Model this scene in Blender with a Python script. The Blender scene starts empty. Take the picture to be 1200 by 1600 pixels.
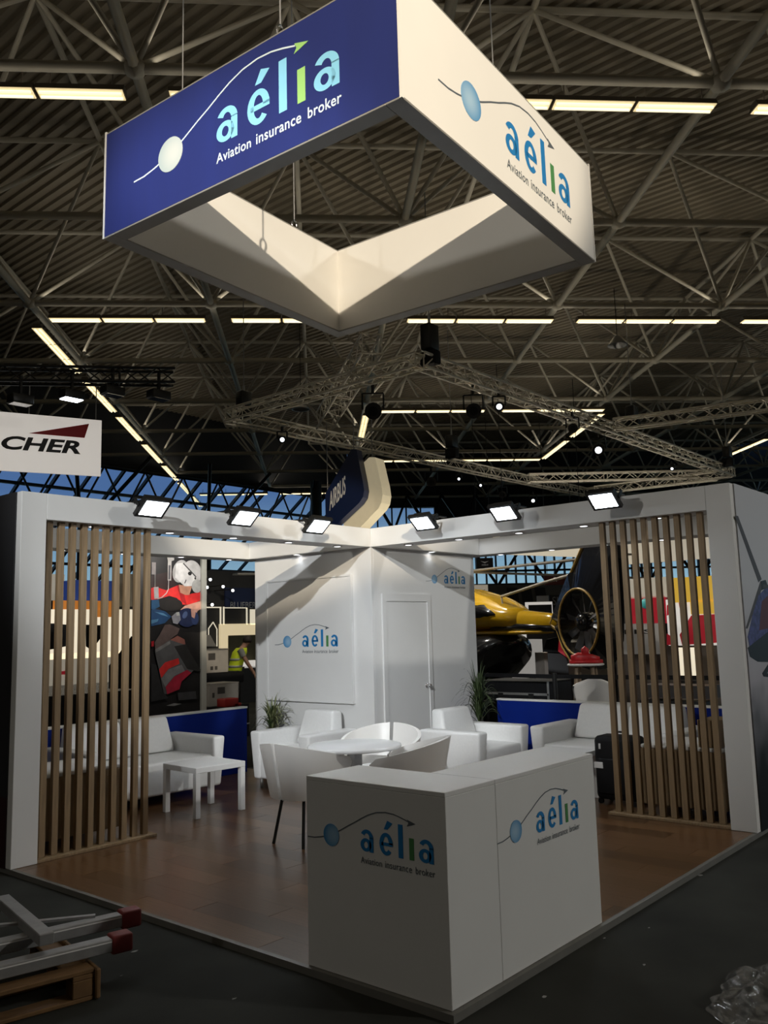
import bpy, bmesh, math, random
from mathutils import Vector, Matrix
random.seed(7)
SC = bpy.context.scene
COL = SC.collection
PI = math.pi

# ------------------------------------------------------------------ camera, world, exposure
CAM_LOC = Vector((-3.184, -2.391, 1.653))
yaw, pitch, roll, FPX = .7052, .1364, -.0264, 1348.07
_fw = Vector((math.cos(yaw)*math.cos(pitch), math.sin(yaw)*math.cos(pitch), math.sin(pitch)))
_rt = Vector((math.sin(yaw), -math.cos(yaw), 0))
_up = _rt.cross(_fw)
_r2 = _rt*math.cos(roll) + _up*math.sin(roll)
_u2 = -_rt*math.sin(roll) + _up*math.cos(roll)
cd = bpy.data.cameras.new('camera')
cd.sensor_fit = 'VERTICAL'; cd.sensor_height = 36.0; cd.lens = FPX*36.0/1600.0
cd.clip_start = .05; cd.clip_end = 400
camo = bpy.data.objects.new('camera', cd); COL.objects.link(camo)
m = Matrix.Identity(4)
for i in range(3):
    m[i][0] = _r2[i]; m[i][1] = _u2[i]; m[i][2] = -_fw[i]; m[i][3] = CAM_LOC[i]
camo.matrix_world = m
SC.camera = camo

SC.view_settings.view_transform = 'Standard'
SC.view_settings.look = 'None'
SC.view_settings.gamma = 1.0
SC.view_settings.use_curve_mapping = False
SC.view_settings.exposure = 0.0

w = bpy.data.worlds.new('dusk_sky'); SC.world = w; w.use_nodes = True
nt = w.node_tree; nt.nodes.clear()
wo = nt.nodes.new('ShaderNodeOutputWorld'); bg = nt.nodes.new('ShaderNodeBackground')
tc = nt.nodes.new('ShaderNodeTexCoord'); sx = nt.nodes.new('ShaderNodeSeparateXYZ'); cr = nt.nodes.new('ShaderNodeValToRGB')
nt.links.new(tc.outputs['Generated'], sx.inputs[0]); nt.links.new(sx.outputs['Z'], cr.inputs[0])
cr.color_ramp.elements[0].position = .0; cr.color_ramp.elements[0].color = (.5, .76, .86, 1)
cr.color_ramp.elements[1].position = .16; cr.color_ramp.elements[1].color = (.1, .19, .42, 1)
nt.links.new(cr.outputs[0], bg.inputs[0]); bg.inputs[1].default_value = 1.0
nt.links.new(bg.outputs[0], wo.inputs[0])

def lamp(name, kind, loc, direction, energy, color=(1,1,1), size=.2, size_y=None, angle=None, blend=.3, spread=None):
    l = bpy.data.lights.new(name, kind); l.energy = energy; l.color = color
    if kind == 'AREA':
        l.shape = 'RECTANGLE'; l.size = size; l.size_y = size_y or size
        if spread: l.spread = spread
    elif kind == 'SPOT':
        l.spot_size = angle; l.spot_blend = blend; l.shadow_soft_size = size
    o = bpy.data.objects.new(name, l); COL.objects.link(o); o.location = loc
    o.rotation_euler = Vector(direction).to_track_quat('-Z', 'Y').to_euler()
    return o

# hall grid axes: u runs straight into the hall, v to the right; both at 45 degrees to the stand
R2 = math.sqrt(.5)
def uv(u, v, z): return Vector(((u+v)*R2, (u-v)*R2, z))
def sgn_area(name, u, v, length, along, energy):
    # main light down; the up-facing lamps are added to brighten the roof steelwork
    o = lamp(name+'_up', 'AREA', uv(u, v, 11.25), (0, 0, 1), energy*1.2, (1, .91, .75), length, .6)
    o.rotation_euler = (PI, 0, -PI/4 if along == 'v' else PI/4)
    o = lamp(name+'_up', 'AREA', uv(u, v, 10.68), (0, 0, 1), energy*.12, (1, .91, .75), length, .3)
    o.rotation_euler = (PI, 0, -PI/4 if along == 'v' else PI/4)
    o = lamp(name, 'AREA', uv(u, v, 10.52), (0, 0, -1), energy, (1, .88, .68), length, .3)
    o.rotation_euler = (0, 0, -PI/4 if along == 'v' else PI/4)
    return o
# light of the ceiling strip rows (down lamps at luminaire height, added up lamps above)
HALL_W = 27.0
for uu, vs in ((-11.3, (-13.5,-3.4,6.6,16.7)), (-.9, (-13.5,-3.4,6.6,16.7)), (9.5, (-18.6,-8.5,1.6,11.7,21.7)), (20, (-3.4,6.6,16.7,26.7)), (30.4, (6.6,)), (40.9, (6.6,)), (51.2, (-3.4,))):
    for vv in vs: sgn_area('strip_row_light', uu, vv, 9.4, 'v', HALL_W)
for vv, us in ((-8.5, (25.3,35.7,46)), (1.6, (35.5,)), (11.65, (35.7,)), (22, (36,))):
    for uu in us: sgn_area('strip_row_light', uu, vv, 9.4, 'u', HALL_W*.8)
# warm follow spot on a far truss that lights the hanging sign
lamp('warm_truss_spot', 'SPOT', (-8.95, -10.2, 7.9), (.655, .755, -.178), 12500, (1, .86, .66), .06, angle=math.radians(13.8), blend=.3)
# neutral wash lamps added out of view to lift the right- and left-facing sides
lamp('added_wash_lamp', 'SPOT', (7.0, -14.0, 8.2), (-.3, .86, -.36), 2300, (1, .97, .9), .25, angle=math.radians(60), blend=.6)
lamp('added_wash_lamp', 'SPOT', (-15.0, 6.0, 8.2), (.86, -.1, -.33), 420, (1, .97, .9), .25, angle=math.radians(60), blend=.6)  # added weak wash from the left

lamp('added_wash_lamp', 'SPOT', (-15.0, 6.0, 8.2), (17.5, -4.2, -4.2), 1500, (1, .97, .9), .25, angle=math.radians(22), blend=.5)  # added narrow wash, aimed high for the sign and right fascia
# narrow spot added behind the camera to brighten the cabin corner
lamp('added_cabin_spot', 'SPOT', (-14.0, -6.0, 8.0), (18.1, 10.4, -6.2), 9200, (.95, .98, 1), .12, angle=math.radians(13.5), blend=.5)
# spots added over the neighbouring stands to brighten the helicopter and dark stand
lamp('added_stand_spot', 'SPOT', (9.2, 8.6, 6.6), (1.4, -3.2, -5.2), 900, (1, .95, .86), .1, angle=math.radians(75), blend=.6)
lamp('added_stand_spot', 'SPOT', (13.0, 8.4, 6.6), (-1, -2.0, -5.2), 700, (1, .95, .86), .1, angle=math.radians(80), blend=.6)
lamp('added_stand_spot', 'SPOT', (8.8, 9.5, 5.6), (.6, 2.6, -4.6), 260, (1, .93, .8), .1, angle=math.radians(80), blend=.6)
lamp('added_truss_uplight', 'SPOT', (14.5, 10.5, 2.2), (-.5, -.2, 1), 260, (1, .9, .72), .1, angle=math.radians(120), blend=.5)  # uplights added out of sight to brighten the hung trusses
lamp('added_truss_uplight', 'SPOT', (23.0, 10.0, 2.2), (0, -.2, 1), 520, (1, .9, .72), .1, angle=math.radians(130), blend=.5)  # second added uplight, for the far part of the truss
lamp('added_poster_spot', 'SPOT', (4.7, 7.5, 2.95), (0, 1.1, -1.0), 55, (1, .95, .88), .05, angle=math.radians(120), blend=.6)  # spot added behind the rear beam to brighten the poster

# ------------------------------------------------------------------ helpers
def lin(c):
    c = c/255.0
    return c/12.92 if c <= .04045 else ((c+.055)/1.055)**2.4
def rgb(r, g, b): return (lin(r), lin(g), lin(b), 1)
MATS = {}
def M(name, col, rough=.5, metal=0.0, var=0.0, scale=8.0, stretch=(1,1,1), bump=0.0, emis=0.0, ecol=None, spec=None, coat=0):
    if name in MATS: return MATS[name]
    mt = bpy.data.materials.new(name); mt.use_nodes = True
    n = mt.node_tree; b = n.nodes['Principled BSDF']
    if len(col) == 3: col = rgb(*col)
    b.inputs['Base Color'].default_value = col
    b.inputs['Roughness'].default_value = rough; b.inputs['Metallic'].default_value = metal
    if spec is not None: b.inputs['Specular IOR Level'].default_value = spec
    if coat: b.inputs['Coat Weight'].default_value = coat
    if var or bump:
        t = n.nodes.new('ShaderNodeTexCoord'); mp = n.nodes.new('ShaderNodeMapping'); no = n.nodes.new('ShaderNodeTexNoise')
        mp.inputs['Scale'].default_value = stretch; no.inputs['Scale'].default_value = scale; no.inputs['Detail'].default_value = 4
        n.links.new(t.outputs['Object'], mp.inputs[0]); n.links.new(mp.outputs[0], no.inputs['Vector'])
        if var:
            r = n.nodes.new('ShaderNodeValToRGB')
            lo = [max(0, c*(1-var)) for c in col[:3]]; hi = [min(1, c*(1+var)) for c in col[:3]]
            r.color_ramp.elements[0].position = .3; r.color_ramp.elements[0].color = (*lo, 1)
            r.color_ramp.elements[1].position = .7; r.color_ramp.elements[1].color = (*hi, 1)
            n.links.new(no.outputs[0], r.inputs[0]); n.links.new(r.outputs[0], b.inputs['Base Color'])
        if bump:
            bp = n.nodes.new('ShaderNodeBump'); bp.inputs['Strength'].default_value = bump; bp.inputs['Distance'].default_value = .01
            n.links.new(no.outputs[0], bp.inputs['Height']); n.links.new(bp.outputs[0], b.inputs['Normal'])
    if emis:
        b.inputs['Emission Color'].default_value = ecol or col; b.inputs['Emission Strength'].default_value = emis
    MATS[name] = mt
    return mt

class MB:
    def __init__(s): s.v = []; s.f = []; s.sm = []
    def add(s, vs, fs, smooth=False):
        o = len(s.v); s.v += [tuple(p) for p in vs]; s.f += [tuple(i+o for i in f) for f in fs]; s.sm += [smooth]*len(fs); return s
    def hexa(s, b4, t4):
        return s.add(list(b4)+list(t4), [(3,2,1,0),(4,5,6,7),(0,1,5,4),(1,2,6,5),(2,3,7,6),(3,0,4,7)])
    def box(s, x0, x1, y0, y1, z0, z1):
        return s.hexa([(x0,y0,z0),(x1,y0,z0),(x1,y1,z0),(x0,y1,z0)], [(x0,y0,z1),(x1,y0,z1),(x1,y1,z1),(x0,y1,z1)])
    def bar(s, p, q, w, h=None, up=(0,0,1)):
        p = Vector(p); q = Vector(q); d = (q-p).normalized(); h = h or w
        a = d.cross(Vector(up))
        if a.length < 1e-4: a = d.cross(Vector((1,0,0)))
        a.normalize(); b = a.cross(d).normalized(); a = a*w/2; b = b*h/2
        return s.hexa([p-a-b, p+a-b, p+a+b, p-a+b], [q-a-b, q+a-b, q+a+b, q-a+b])
    def tube(s, p, q, r, n=8, r2=None, caps=True):
        p = Vector(p); q = Vector(q); d = (q-p).normalized(); r2 = r if r2 is None else r2
        a = d.cross(Vector((0,0,1)))
        if a.length < 1e-3: a = Vector((1,0,0))
        a.normalize(); b = d.cross(a)
        vs = []
        for i in range(n):
            t = 2*PI*i/n; e = a*math.cos(t)+b*math.sin(t)
            vs.append(p+e*r)
        for i in range(n):
            t = 2*PI*i/n; e = a*math.cos(t)+b*math.sin(t)
            vs.append(q+e*r2)
        s.add(vs, [(i, (i+1)%n, n+(i+1)%n, n+i) for i in range(n)], True)
        if caps: s.add(vs, [tuple(range(n-1,-1,-1)), tuple(range(n, 2*n))])
        return s
    def path(s, pts, r, n=6):
        for a, b in zip(pts, pts[1:]): s.tube(a, b, r, n)
        return s
    def lathe(s, prof, c=(0,0,0), n=24, axis='z'):
        vs = []
        for (r, z) in prof:
            for i in range(n):
                t = 2*PI*i/n; x, y = r*math.cos(t), r*math.sin(t)
                p = (x, y, z) if axis == 'z' else ((z, x, y) if axis == 'x' else (x, z, y))
                vs.append((c[0]+p[0], c[1]+p[1], c[2]+p[2]))
        k = len(prof); fs = []
        for j in range(k-1):
            for i in range(n): fs.append((j*n+i, j*n+(i+1)%n, (j+1)*n+(i+1)%n, (j+1)*n+i))
        s.add(vs, fs, True)
        return s
    def poly(s, pts, o, r, u, nrm, th=.002):
        # flat outline pts (a, b) on a plane with origin o, right r, up u; thickness th along nrm
        o = Vector(o); r = Vector(r); u = Vector(u); nrm = Vector(nrm)
        k = len(pts); base = [o+r*a+u*b for a, b in pts]; top = [p+nrm*th for p in base]
        return s.add(base+top, [tuple(range(k-1,-1,-1)), tuple(range(k, 2*k))]+[(i, (i+1)%k, k+(i+1)%k, k+i) for i in range(k)])
    def mesh(s, name):
        me = bpy.data.meshes.new(name); me.from_pydata(s.v, [], s.f)
        me.polygons.foreach_set('use_smooth', s.sm)
        bm = bmesh.new(); bm.from_mesh(me); bmesh.ops.recalc_face_normals(bm, faces=bm.faces); bm.to_mesh(me); bm.free()
        return me
    def build(s, name, mat, parent=None, kind=None): return obj(name, s.mesh(name), mat, parent, kind)

def obj(name, me, mat=None, parent=None, kind=None):
    o = bpy.data.objects.new(name, me); COL.objects.link(o)
    if mat is not None and me is not None and len(me.materials) == 0: me.materials.append(mat)
    if parent is not None: o.parent = parent
    if kind: o['kind'] = kind
    return o
def tag(o, label, cat, group=None):
    o['label'] = label; o['category'] = cat
    if group: o['group'] = group
    return o
def thing(name, label, cat, loc=(0,0,0), rz=0, group=None):
    o = bpy.data.objects.new(name, None); COL.objects.link(o)
    o.location = loc; o.rotation_euler = (0,0,rz); o.empty_display_size = .1
    return tag(o, label, cat, group)
def struct(o, label=None):
    o['kind'] = 'structure'
    if label: o['label'] = label
    return o
def sempty(name, label=None):
    o = bpy.data.objects.new(name, None); COL.objects.link(o); o['kind'] = 'structure'
    if label: o['label'] = label
    return o
def copy_tree(o, parent=None):
    c = o.copy(); COL.objects.link(c); c.parent = parent
    for ch in o.children: copy_tree(ch, c)
    return c
def rhex(b4, t4, bev=.02, seg=3):
    bm = bmesh.new()
    vs = [bm.verts.new(p) for p in list(b4)+list(t4)]
    for f in [(3,2,1,0),(4,5,6,7),(0,1,5,4),(1,2,6,5),(2,3,7,6),(3,0,4,7)]: bm.faces.new([vs[i] for i in f])
    bmesh.ops.recalc_face_normals(bm, faces=bm.faces)
    if bev: bmesh.ops.bevel(bm, geom=list(bm.edges), offset=bev, segments=seg, affect='EDGES', profile=.5, clamp_overlap=True)
    me = bpy.data.meshes.new('rounded'); bm.to_mesh(me); bm.free()
    if seg > 1:
        for p in me.polygons: p.use_smooth = True
        me.set_sharp_from_angle(angle=math.radians(40))
    return me
def rbox(x0, x1, y0, y1, z0, z1, bev=.02, seg=3):
    return rhex([(x0,y0,z0),(x1,y0,z0),(x1,y1,z0),(x0,y1,z0)], [(x0,y0,z1),(x1,y0,z1),(x1,y1,z1),(x0,y1,z1)], bev, seg)
def ell(cx, cy, rx, ry, n=20, rot=0):
    c, s = math.cos(rot), math.sin(rot)
    return [(cx+rx*math.cos(2*PI*i/n)*c-ry*math.sin(2*PI*i/n)*s, cy+rx*math.cos(2*PI*i/n)*s+ry*math.sin(2*PI*i/n)*c) for i in range(n)]

# text -> flat outline mesh (vertices in 2D), cached
_TXT = {}
def text2d(s, offset=0.0, shear=0.0, space=1.0):
    k = (s, offset, shear, space)
    if k not in _TXT:
        cu = bpy.data.curves.new('lettering', 'FONT'); cu.body = s; cu.size = 1; cu.offset = offset; cu.shear = shear; cu.space_character = space
        cu.resolution_u = 4
        t = bpy.data.objects.new('lettering', cu); COL.objects.link(t)
        dg = bpy.context.evaluated_depsgraph_get()
        me = bpy.data.meshes.new_from_object(t.evaluated_get(dg))
        _TXT[k] = ([(v.co.x, v.co.y) for v in me.vertices], [tuple(p.vertices) for p in me.polygons])
        bpy.data.objects.remove(t); bpy.data.meshes.remove(me); bpy.data.curves.remove(cu)
    return _TXT[k]
def put_text(mb, s, x0, x1, y0, y1, o, r, u, nrm, offset=0.0, shear=0.0, space=1.0, lift=.002):
    vs, fs = text2d(s, offset, shear, space)
    xa = min(v[0] for v in vs); xb = max(v[0] for v in vs); ya = min(v[1] for v in vs); yb = max(v[1] for v in vs)
    o = Vector(o); r = Vector(r); u = Vector(u); nrm = Vector(nrm)
    if y1 is None: y1 = y0 + (yb-ya)*(x1-x0)/(xb-xa)
    mb.add([o + r*(x0+(a-xa)/(xb-xa)*(x1-x0)) + u*(y0+(b-ya)/(yb-ya)*(y1-y0)) + nrm*lift for a, b in vs], fs)

# ------------------------------------------------------------------ materials
WHITE = M('white_laminate', (.74,.74,.73,1), .45, var=.015, scale=3)
FASC = M('white_painted_board', (.72,.72,.71,1), .6, var=.02, scale=2)
LEATH = M('white_leatherette', (.78,.78,.77,1), .42, var=.02, scale=40, bump=.06)
SHELL = M('white_moulded_shell', (.76,.75,.73,1), .35, var=.01, scale=5)
BLUEP = M('royal_blue_board', (.003,.018,.2,1), .6, var=.05, scale=3, spec=.1)
OAK = M('oak_slat', (.25,.168,.088,1), .6, var=.22, scale=6, stretch=(8,8,.6), bump=.1)
PLANKS = [M('laminate_plank_%d' % i, c, .28, var=.3, scale=5, stretch=(9,.8,1), bump=.02, spec=.45) for i, c in enumerate(((.1,.05,.021,1),(.13,.066,.029,1),(.075,.037,.016,1),(.115,.058,.027,1)))]
ALU = M('brushed_aluminium', (.45,.45,.44,1), .4, .9, var=.1, scale=30, stretch=(1,8,1))
GREYM = M('grey_metal', (.3,.3,.3,1), .45, .6, var=.05)
STEEL = M('chrome', (.75,.75,.76,1), .15, 1.0, var=.02)
BLACK = M('black_plastic', (.008,.008,.009,1), .6, var=.1, scale=20, spec=.15)
BLKM = M('black_metal', (.015,.015,.015,1), .35, .4, var=.1)
DARK = M('charcoal_board', (.03,.03,.033,1), .6, var=.1, scale=2)
CARPET = M('dark_hall_floor', (.036,.037,.033,1), .85, var=.3, scale=1.3, bump=.1, spec=.08)
ROOFT = M('roof_tube_paint', (.56,.52,.43,1), .55, var=.12, scale=1.5)
DECK = M('roof_deck_steel', (.24,.205,.15,1), .6, var=.12, scale=.4)
SLED = M('stage_lamp_lens', (1,1,1,1), .4, emis=2.0, ecol=(.9,.95,1,1), var=.01)
EDGE = M('platform_edge_profile', (.16,.155,.14,1), .5, .2, var=.1, scale=6)
LED = M('led_lens', (1,1,1,1), .4, emis=14, ecol=(.85,.93,1,1), var=.01)
DLED = M('downlight_lens', (1,1,1,1), .4, emis=6, ecol=(.97,.98,1,1), var=.01)
TUBE = M('fluorescent_tube', (1,.95,.8,1), .5, emis=1.15, ecol=(1,.9,.62,1), var=.01)
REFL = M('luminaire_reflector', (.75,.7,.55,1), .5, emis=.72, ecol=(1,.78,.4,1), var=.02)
HOUS = M('luminaire_housing', (.16,.13,.1,1), .6, var=.05)
LBLUE = M('logo_blue', (.012,.2,.5,1), .5, var=.02)
LGREEN = M('logo_green', (.07,.25,.08,1), .5, var=.02)
LGREY = M('logo_grey', (.1,.12,.14,1), .5, var=.02)
LSKY = M('logo_light_blue', (.25,.62,.86,1), .5, var=.02)
LLIME = M('logo_lime', (.33,.62,.18,1), .5, var=.02)
LPALE = M('logo_pale', (.66,.78,.85,1), .5, var=.02)
def globe_mat(name, inner, outer):
    mt = bpy.data.materials.new(name); mt.use_nodes = True; n = mt.node_tree; b = n.nodes['Principled BSDF']; b.inputs['Roughness'].default_value = .5
    t = n.nodes.new('ShaderNodeTexCoord'); mp = n.nodes.new('ShaderNodeMapping'); g = n.nodes.new('ShaderNodeTexGradient'); g.gradient_type = 'SPHERICAL'
    mp.inputs['Location'].default_value = (-.42,-.36,-.5); mp.inputs['Scale'].default_value = (1,1,1)
    r = n.nodes.new('ShaderNodeValToRGB'); r.color_ramp.elements[0].position = .3; r.color_ramp.elements[0].color = outer
    r.color_ramp.elements[1].position = .85; r.color_ramp.elements[1].color = inner
    n.links.new(t.outputs['Generated'], mp.inputs[0]); n.links.new(mp.outputs[0], g.inputs[0]); n.links.new(g.outputs[0], r.inputs[0]); n.links.new(r.outputs[0], b.inputs['Base Color'])
    return mt
GLOBE = globe_mat('globe_print', (.55,.72,.82,1), (.06,.26,.52,1))
GLOBE2 = globe_mat('globe_print_pale', (.74,.72,.66,1), (.42,.5,.5,1))

# ------------------------------------------------------------------ logo print: globe, flight path, arrow, word, tagline
def logo(parent, o, r, u, nrm, W, scheme='light'):
    o = Vector(o); r = Vector(r)*W; u = Vector(u)*W; nrm = Vector(nrm)
    cw, cg, cs, ct, gm, ca = (LBLUE, LGREEN, LGREY, LGREY, GLOBE, LGREY) if scheme == 'light' else ((LSKY, LLIME, LPALE, LPALE, GLOBE2, LLIME))
    th = .0015
    MB().poly(ell(-.435, .107, .119, .119, 32), o, r, u, nrm, th*1.6).build('logo_globe', gm, parent)
    path = [(-.807,.045),(-.7,.048),(-.6,.066),(-.5,.092),(-.4,.125),(-.293,.175),(-.18,.235),(-.075,.285),(.02,.335),(.113,.379),(.23,.418),(.357,.434),(.47,.427),(.564,.406),(.66,.378)]
    mb = MB(); hw = .0055
    lft = []; rgt = []
    for i, p in enumerate(path):
        a = path[max(0, i-1)]; b = path[min(len(path)-1, i+1)]
        dx, dy = b[0]-a[0], b[1]-a[1]; L = math.hypot(dx, dy)
        lft.append((p[0]-dy/L*hw, p[1]+dx/L*hw)); rgt.append((p[0]+dy/L*hw, p[1]-dx/L*hw))
    for i in range(len(path)-1):
        mb.poly([lft[i], rgt[i], rgt[i+1], lft[i+1]], o, r, u, nrm, th)
    mb.build('logo_flight_path', cs, parent)
    MB().poly([(.655,.395),(.765,.362),(.65,.328),(.672,.36)], o, r, u, nrm, th).build('logo_arrow', ca, parent)
    def arc(mb, bx, cx, cy, rx, ry, tx, ty, a0, a1, n_=18):
        x0, x1, y0, y1 = bx; W_, H_ = x1-x0, y1-y0; q = []
        for i in range(n_+1):
            a = math.radians(a0+(a1-a0)*i/n_); c_, s_ = math.cos(a), math.sin(a)
            q.append(((x0+(cx+rx*c_)*W_, y0+(cy+ry*s_)*H_), (x0+(cx+(rx-tx)*c_)*W_, y0+(cy+(ry-ty)*s_)*H_)))
        vs = [o+r*p[0]+u*p[1]+nrm*th for pr_ in q for p in pr_]
        mb.add(vs, [(2*i, 2*i+1, 2*i+3, 2*i+2) for i in range(n_)])
    def rect(mb, bx, a, b, c, d):
        x0, x1, y0, y1 = bx; W_, H_ = x1-x0, y1-y0
        mb.add([o+r*(x0+px_*W_)+u*(y0+py_*H_)+nrm*th for px_, py_ in ((a,c),(b,c),(b,d),(a,d))], [(0,1,2,3)])
    for bx in ((0,.196,0,.228), (.8,1.0,0,.228)):
        mb = MB(); arc(mb, bx, .40, .30, .40, .30, .25, .15, 0, 360, 28); rect(mb, bx, .66, .94, .0, .66); arc(mb, bx, .47, .62, .47, .38, .28, .17, 0, 152)
        mb.build('logo_letter', cw, parent)
    bx = (.27,.455,0,.228); mb = MB(); arc(mb, bx, .5, .5, .5, .5, .29, .17, 0, 318, 28); rect(mb, bx, .15, .995, .42, .57); mb.build('logo_letter', cw, parent)
    MB().poly([(.335,.262),(.385,.262),(.455,.33),(.385,.352)], o, r, u, nrm, th).build('logo_accent', cw, parent)
    MB().poly([(.53,0),(.592,0),(.592,.335),(.53,.335)], o, r, u, nrm, th).build('logo_letter', cw, parent)
    MB().poly([(.675,0),(.735,0),(.735,.215),(.675,.215)], o, r, u, nrm, th).build('logo_green_letter', cg, parent)
    for wd_, x0, x1, y1 in (('Aviation', 0, .3, -.058), ('insurance', .343, .702, -.058), ('broker', .752, 1.0, -.055)):
        mb = MB(); put_text(mb, wd_, x0, x1, -.125 if wd_ != 'x' else 0, y1, o, r, u, nrm, .004 if scheme == 'light' else .014, space=1.05)
        mb.build('logo_tagline_word', ct, parent)

# ------------------------------------------------------------------ the hall
FZ = -.034
fl = MB(); fl.box(-60, 75, -60, 75, FZ-.2, FZ); struct(fl.build('floor', CARPET))
# corrugated roof deck: ribs run along the stand's y axis
mb = MB(); zs = 14.75; per = .32; x = -55.0; prof = []
while x < 62:
    prof += [(x, zs), (x+.12, zs), (x+.15, zs-.09), (x+.29, zs-.09)]; x += per
vs = [(px, -55, pz) for px, pz in prof] + [(px, 39.3, pz) for px, pz in prof]; k = len(prof)
mb.add(vs, [(i, i+1, k+i+1, k+i) for i in range(k-1)])
mb.box(-55, 62, -55, 39.3, zs+.02, zs+.2); mb.box(61.9, 105, -55, 16, zs-.05, zs+.2)
struct(mb.build('ceiling', DECK))
# roof opening frames seen at the right
# space frame
A, Bv = 5.2, 5.03
def bnode(k, m): return uv(9.5+A*k, -3.43+Bv*m, 11.0)
def tnode(k, m): return uv(9.5+A*(k+.5), -3.43+Bv*(m+.5), 14.35)
mem = []
K0, K1, M0, M1 = -3, 11, -7, 9
for k in range(K0, K1+1):
    for mm in range(M0, M1+1):
        b = bnode(k, mm); t = tnode(k, mm)
        if k < K1: mem.append(('chord_tube', b, bnode(k+1, mm), .095)); mem.append(('top_chord_beam', t, tnode(k+1, mm), .075))
        if mm < M1: mem.append(('chord_tube', b, bnode(k, mm+1), .095)); mem.append(('top_chord_beam', t, tnode(k, mm+1), .075))
        for dk in (0, -1):
            for dm in (0, -1): mem.append(('web_tube', b, tnode(k+dk, mm+dm), .055))
def inview(p):
    d = p-CAM_LOC; z = d.dot(_fw)
    if z < .5: return None
    return (600+FPX*d.dot(_r2)/z, 800-FPX*d.dot(_u2)/z, z)
unit = MB().tube((0,0,0), (0,0,1), 1, 8).mesh('space_frame_tube'); unit.materials.append(ROOFT)
SF = sempty('ceiling_space_frame', 'dark steel space frame of tubes under the hall roof')
def place_tube(name, p, q, r, parent):
    o = bpy.data.objects.new(name, unit); COL.objects.link(o); o.parent = parent
    o.location = p; o.rotation_euler = (q-p).to_track_quat('Z', 'Y').to_euler(); o.scale = (r, r, (q-p).length)
for kind in ('chord_tube', 'top_chord_beam', 'web_tube'):
    ms = []
    for kd, p, q, r in mem:
        if kd != kind: continue
        c = inview((p+q)/2)
        vis = c is not None and -150 < c[0] < 1350 and -200 < c[1] < 860
        if (p+q).y/2 > 37.5 and (p+q).z/2 > 10.5 and min(p.y, q.y) > 38: continue
        ms.append((0 if vis else 1, ((p+q)/2-CAM_LOC).length, p, q, r))
    ms.sort(key=lambda t: (t[0], t[1]))
    for _, _, p, q, r in ms[:290]: place_tube(kind, p, q, r, SF)
    rest = MB()
    for _, _, p, q, r in ms[290:]: rest.tube(p, q, r, 5, caps=False)
    if rest.v: rest.build('far_'+kind, ROOFT, SF, 'stuff')
nodem = MB().lathe([(0,-.16),(.16,-.1),(.2,0),(.16,.1),(0,.16)], n=10).mesh('node_joint'); nodem.materials.append(ROOFT)
cnt = 0
for k in range(K0, 7):
    for mm in range(-4, 7):
        p = bnode(k, mm); c = inview(p)
        if c and -50 < c[0] < 1250 and -50 < c[1] < 830:
            o = bpy.data.objects.new('node_joint', nodem); COL.objects.link(o); o.parent = SF; o.location = p
# roof-light kerbs at the upper right
mb = MB()
for a, b in (((26.5,4.2),(34,1.0)), ((28.2,6.4),(36,3.2))):
    mb.bar((a[0],a[1],14.5), (b[0],b[1],14.5), .25, .3)
mb.build('roof_light_kerb', ROOFT, SF)

# walls of the hall
mb = MB(); mb.box(-55, 33, 48, 48.3, FZ, 5.0); struct(mb.build('wall_left', M('hall_wall_dark', (.03,.03,.032,1), .7, var=.1)))
mb = MB(); mb.box(-55, 41.4, 38.9, 39.2, 11.0, 14.9); struct(mb.build('wall_left_bulkhead', MATS['hall_wall_dark']))
mb = MB(); mb.box(-55.3, -55, -55, 48, FZ, 14.9); struct(mb.build('wall_back', MATS['hall_wall_dark']))
mb = MB(); mb.box(-55, 75, -55.3, -55, FZ, 14.9); struct(mb.build('wall_right', MATS['hall_wall_dark']))
def uvbox(mb, u0, u1, v0, v1, z0, z1):
    return mb.hexa([uv(u0,v0,z0),uv(u1,v0,z0),uv(u1,v1,z0),uv(u0,v1,z0)], [uv(u0,v0,z1),uv(u1,v0,z1),uv(u1,v1,z1),uv(u0,v1,z1)])
mb = MB(); UF = 57.0
uvbox(mb, UF, UF+.4, -10.8, 95, FZ, 4.4); uvbox(mb, UF, UF+.4, 1.8, 8, 10.4, 15); uvbox(mb, UF, UF+.4, 8, 95, 6.9, 15)
struct(mb.build('wall_far', MATS['hall_wall_dark']))
gm = bpy.data.materials.new('window_glass'); gm.use_nodes = True; n = gm.node_tree; n.nodes.clear()
out = n.nodes.new('ShaderNodeOutputMaterial'); mx = n.nodes.new('ShaderNodeMixShader'); tr = n.nodes.new('ShaderNodeBsdfTransparent'); gl = n.nodes.new('ShaderNodeBsdfGlossy')
no = n.nodes.new('ShaderNodeTexNoise'); no.inputs['Scale'].default_value = .15; rp = n.nodes.new('ShaderNodeValToRGB')
rp.color_ramp.elements[0].color = (.78,.84,.86,1); rp.color_ramp.elements[1].color = (.97,1,1,1)
n.links.new(no.outputs[0], rp.inputs[0]); n.links.new(rp.outputs[0], tr.inputs[0])
gl.inputs['Roughness'].default_value = .05; mx.inputs[0].default_value = .06
n.links.new(tr.outputs[0], mx.inputs[1]); n.links.new(gl.outputs[0], mx.inputs[2]); n.links.new(mx.outputs[0], out.inputs[0])
MULL = M('window_steel', (.012,.014,.018,1), .5, .3, var=.1)
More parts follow.
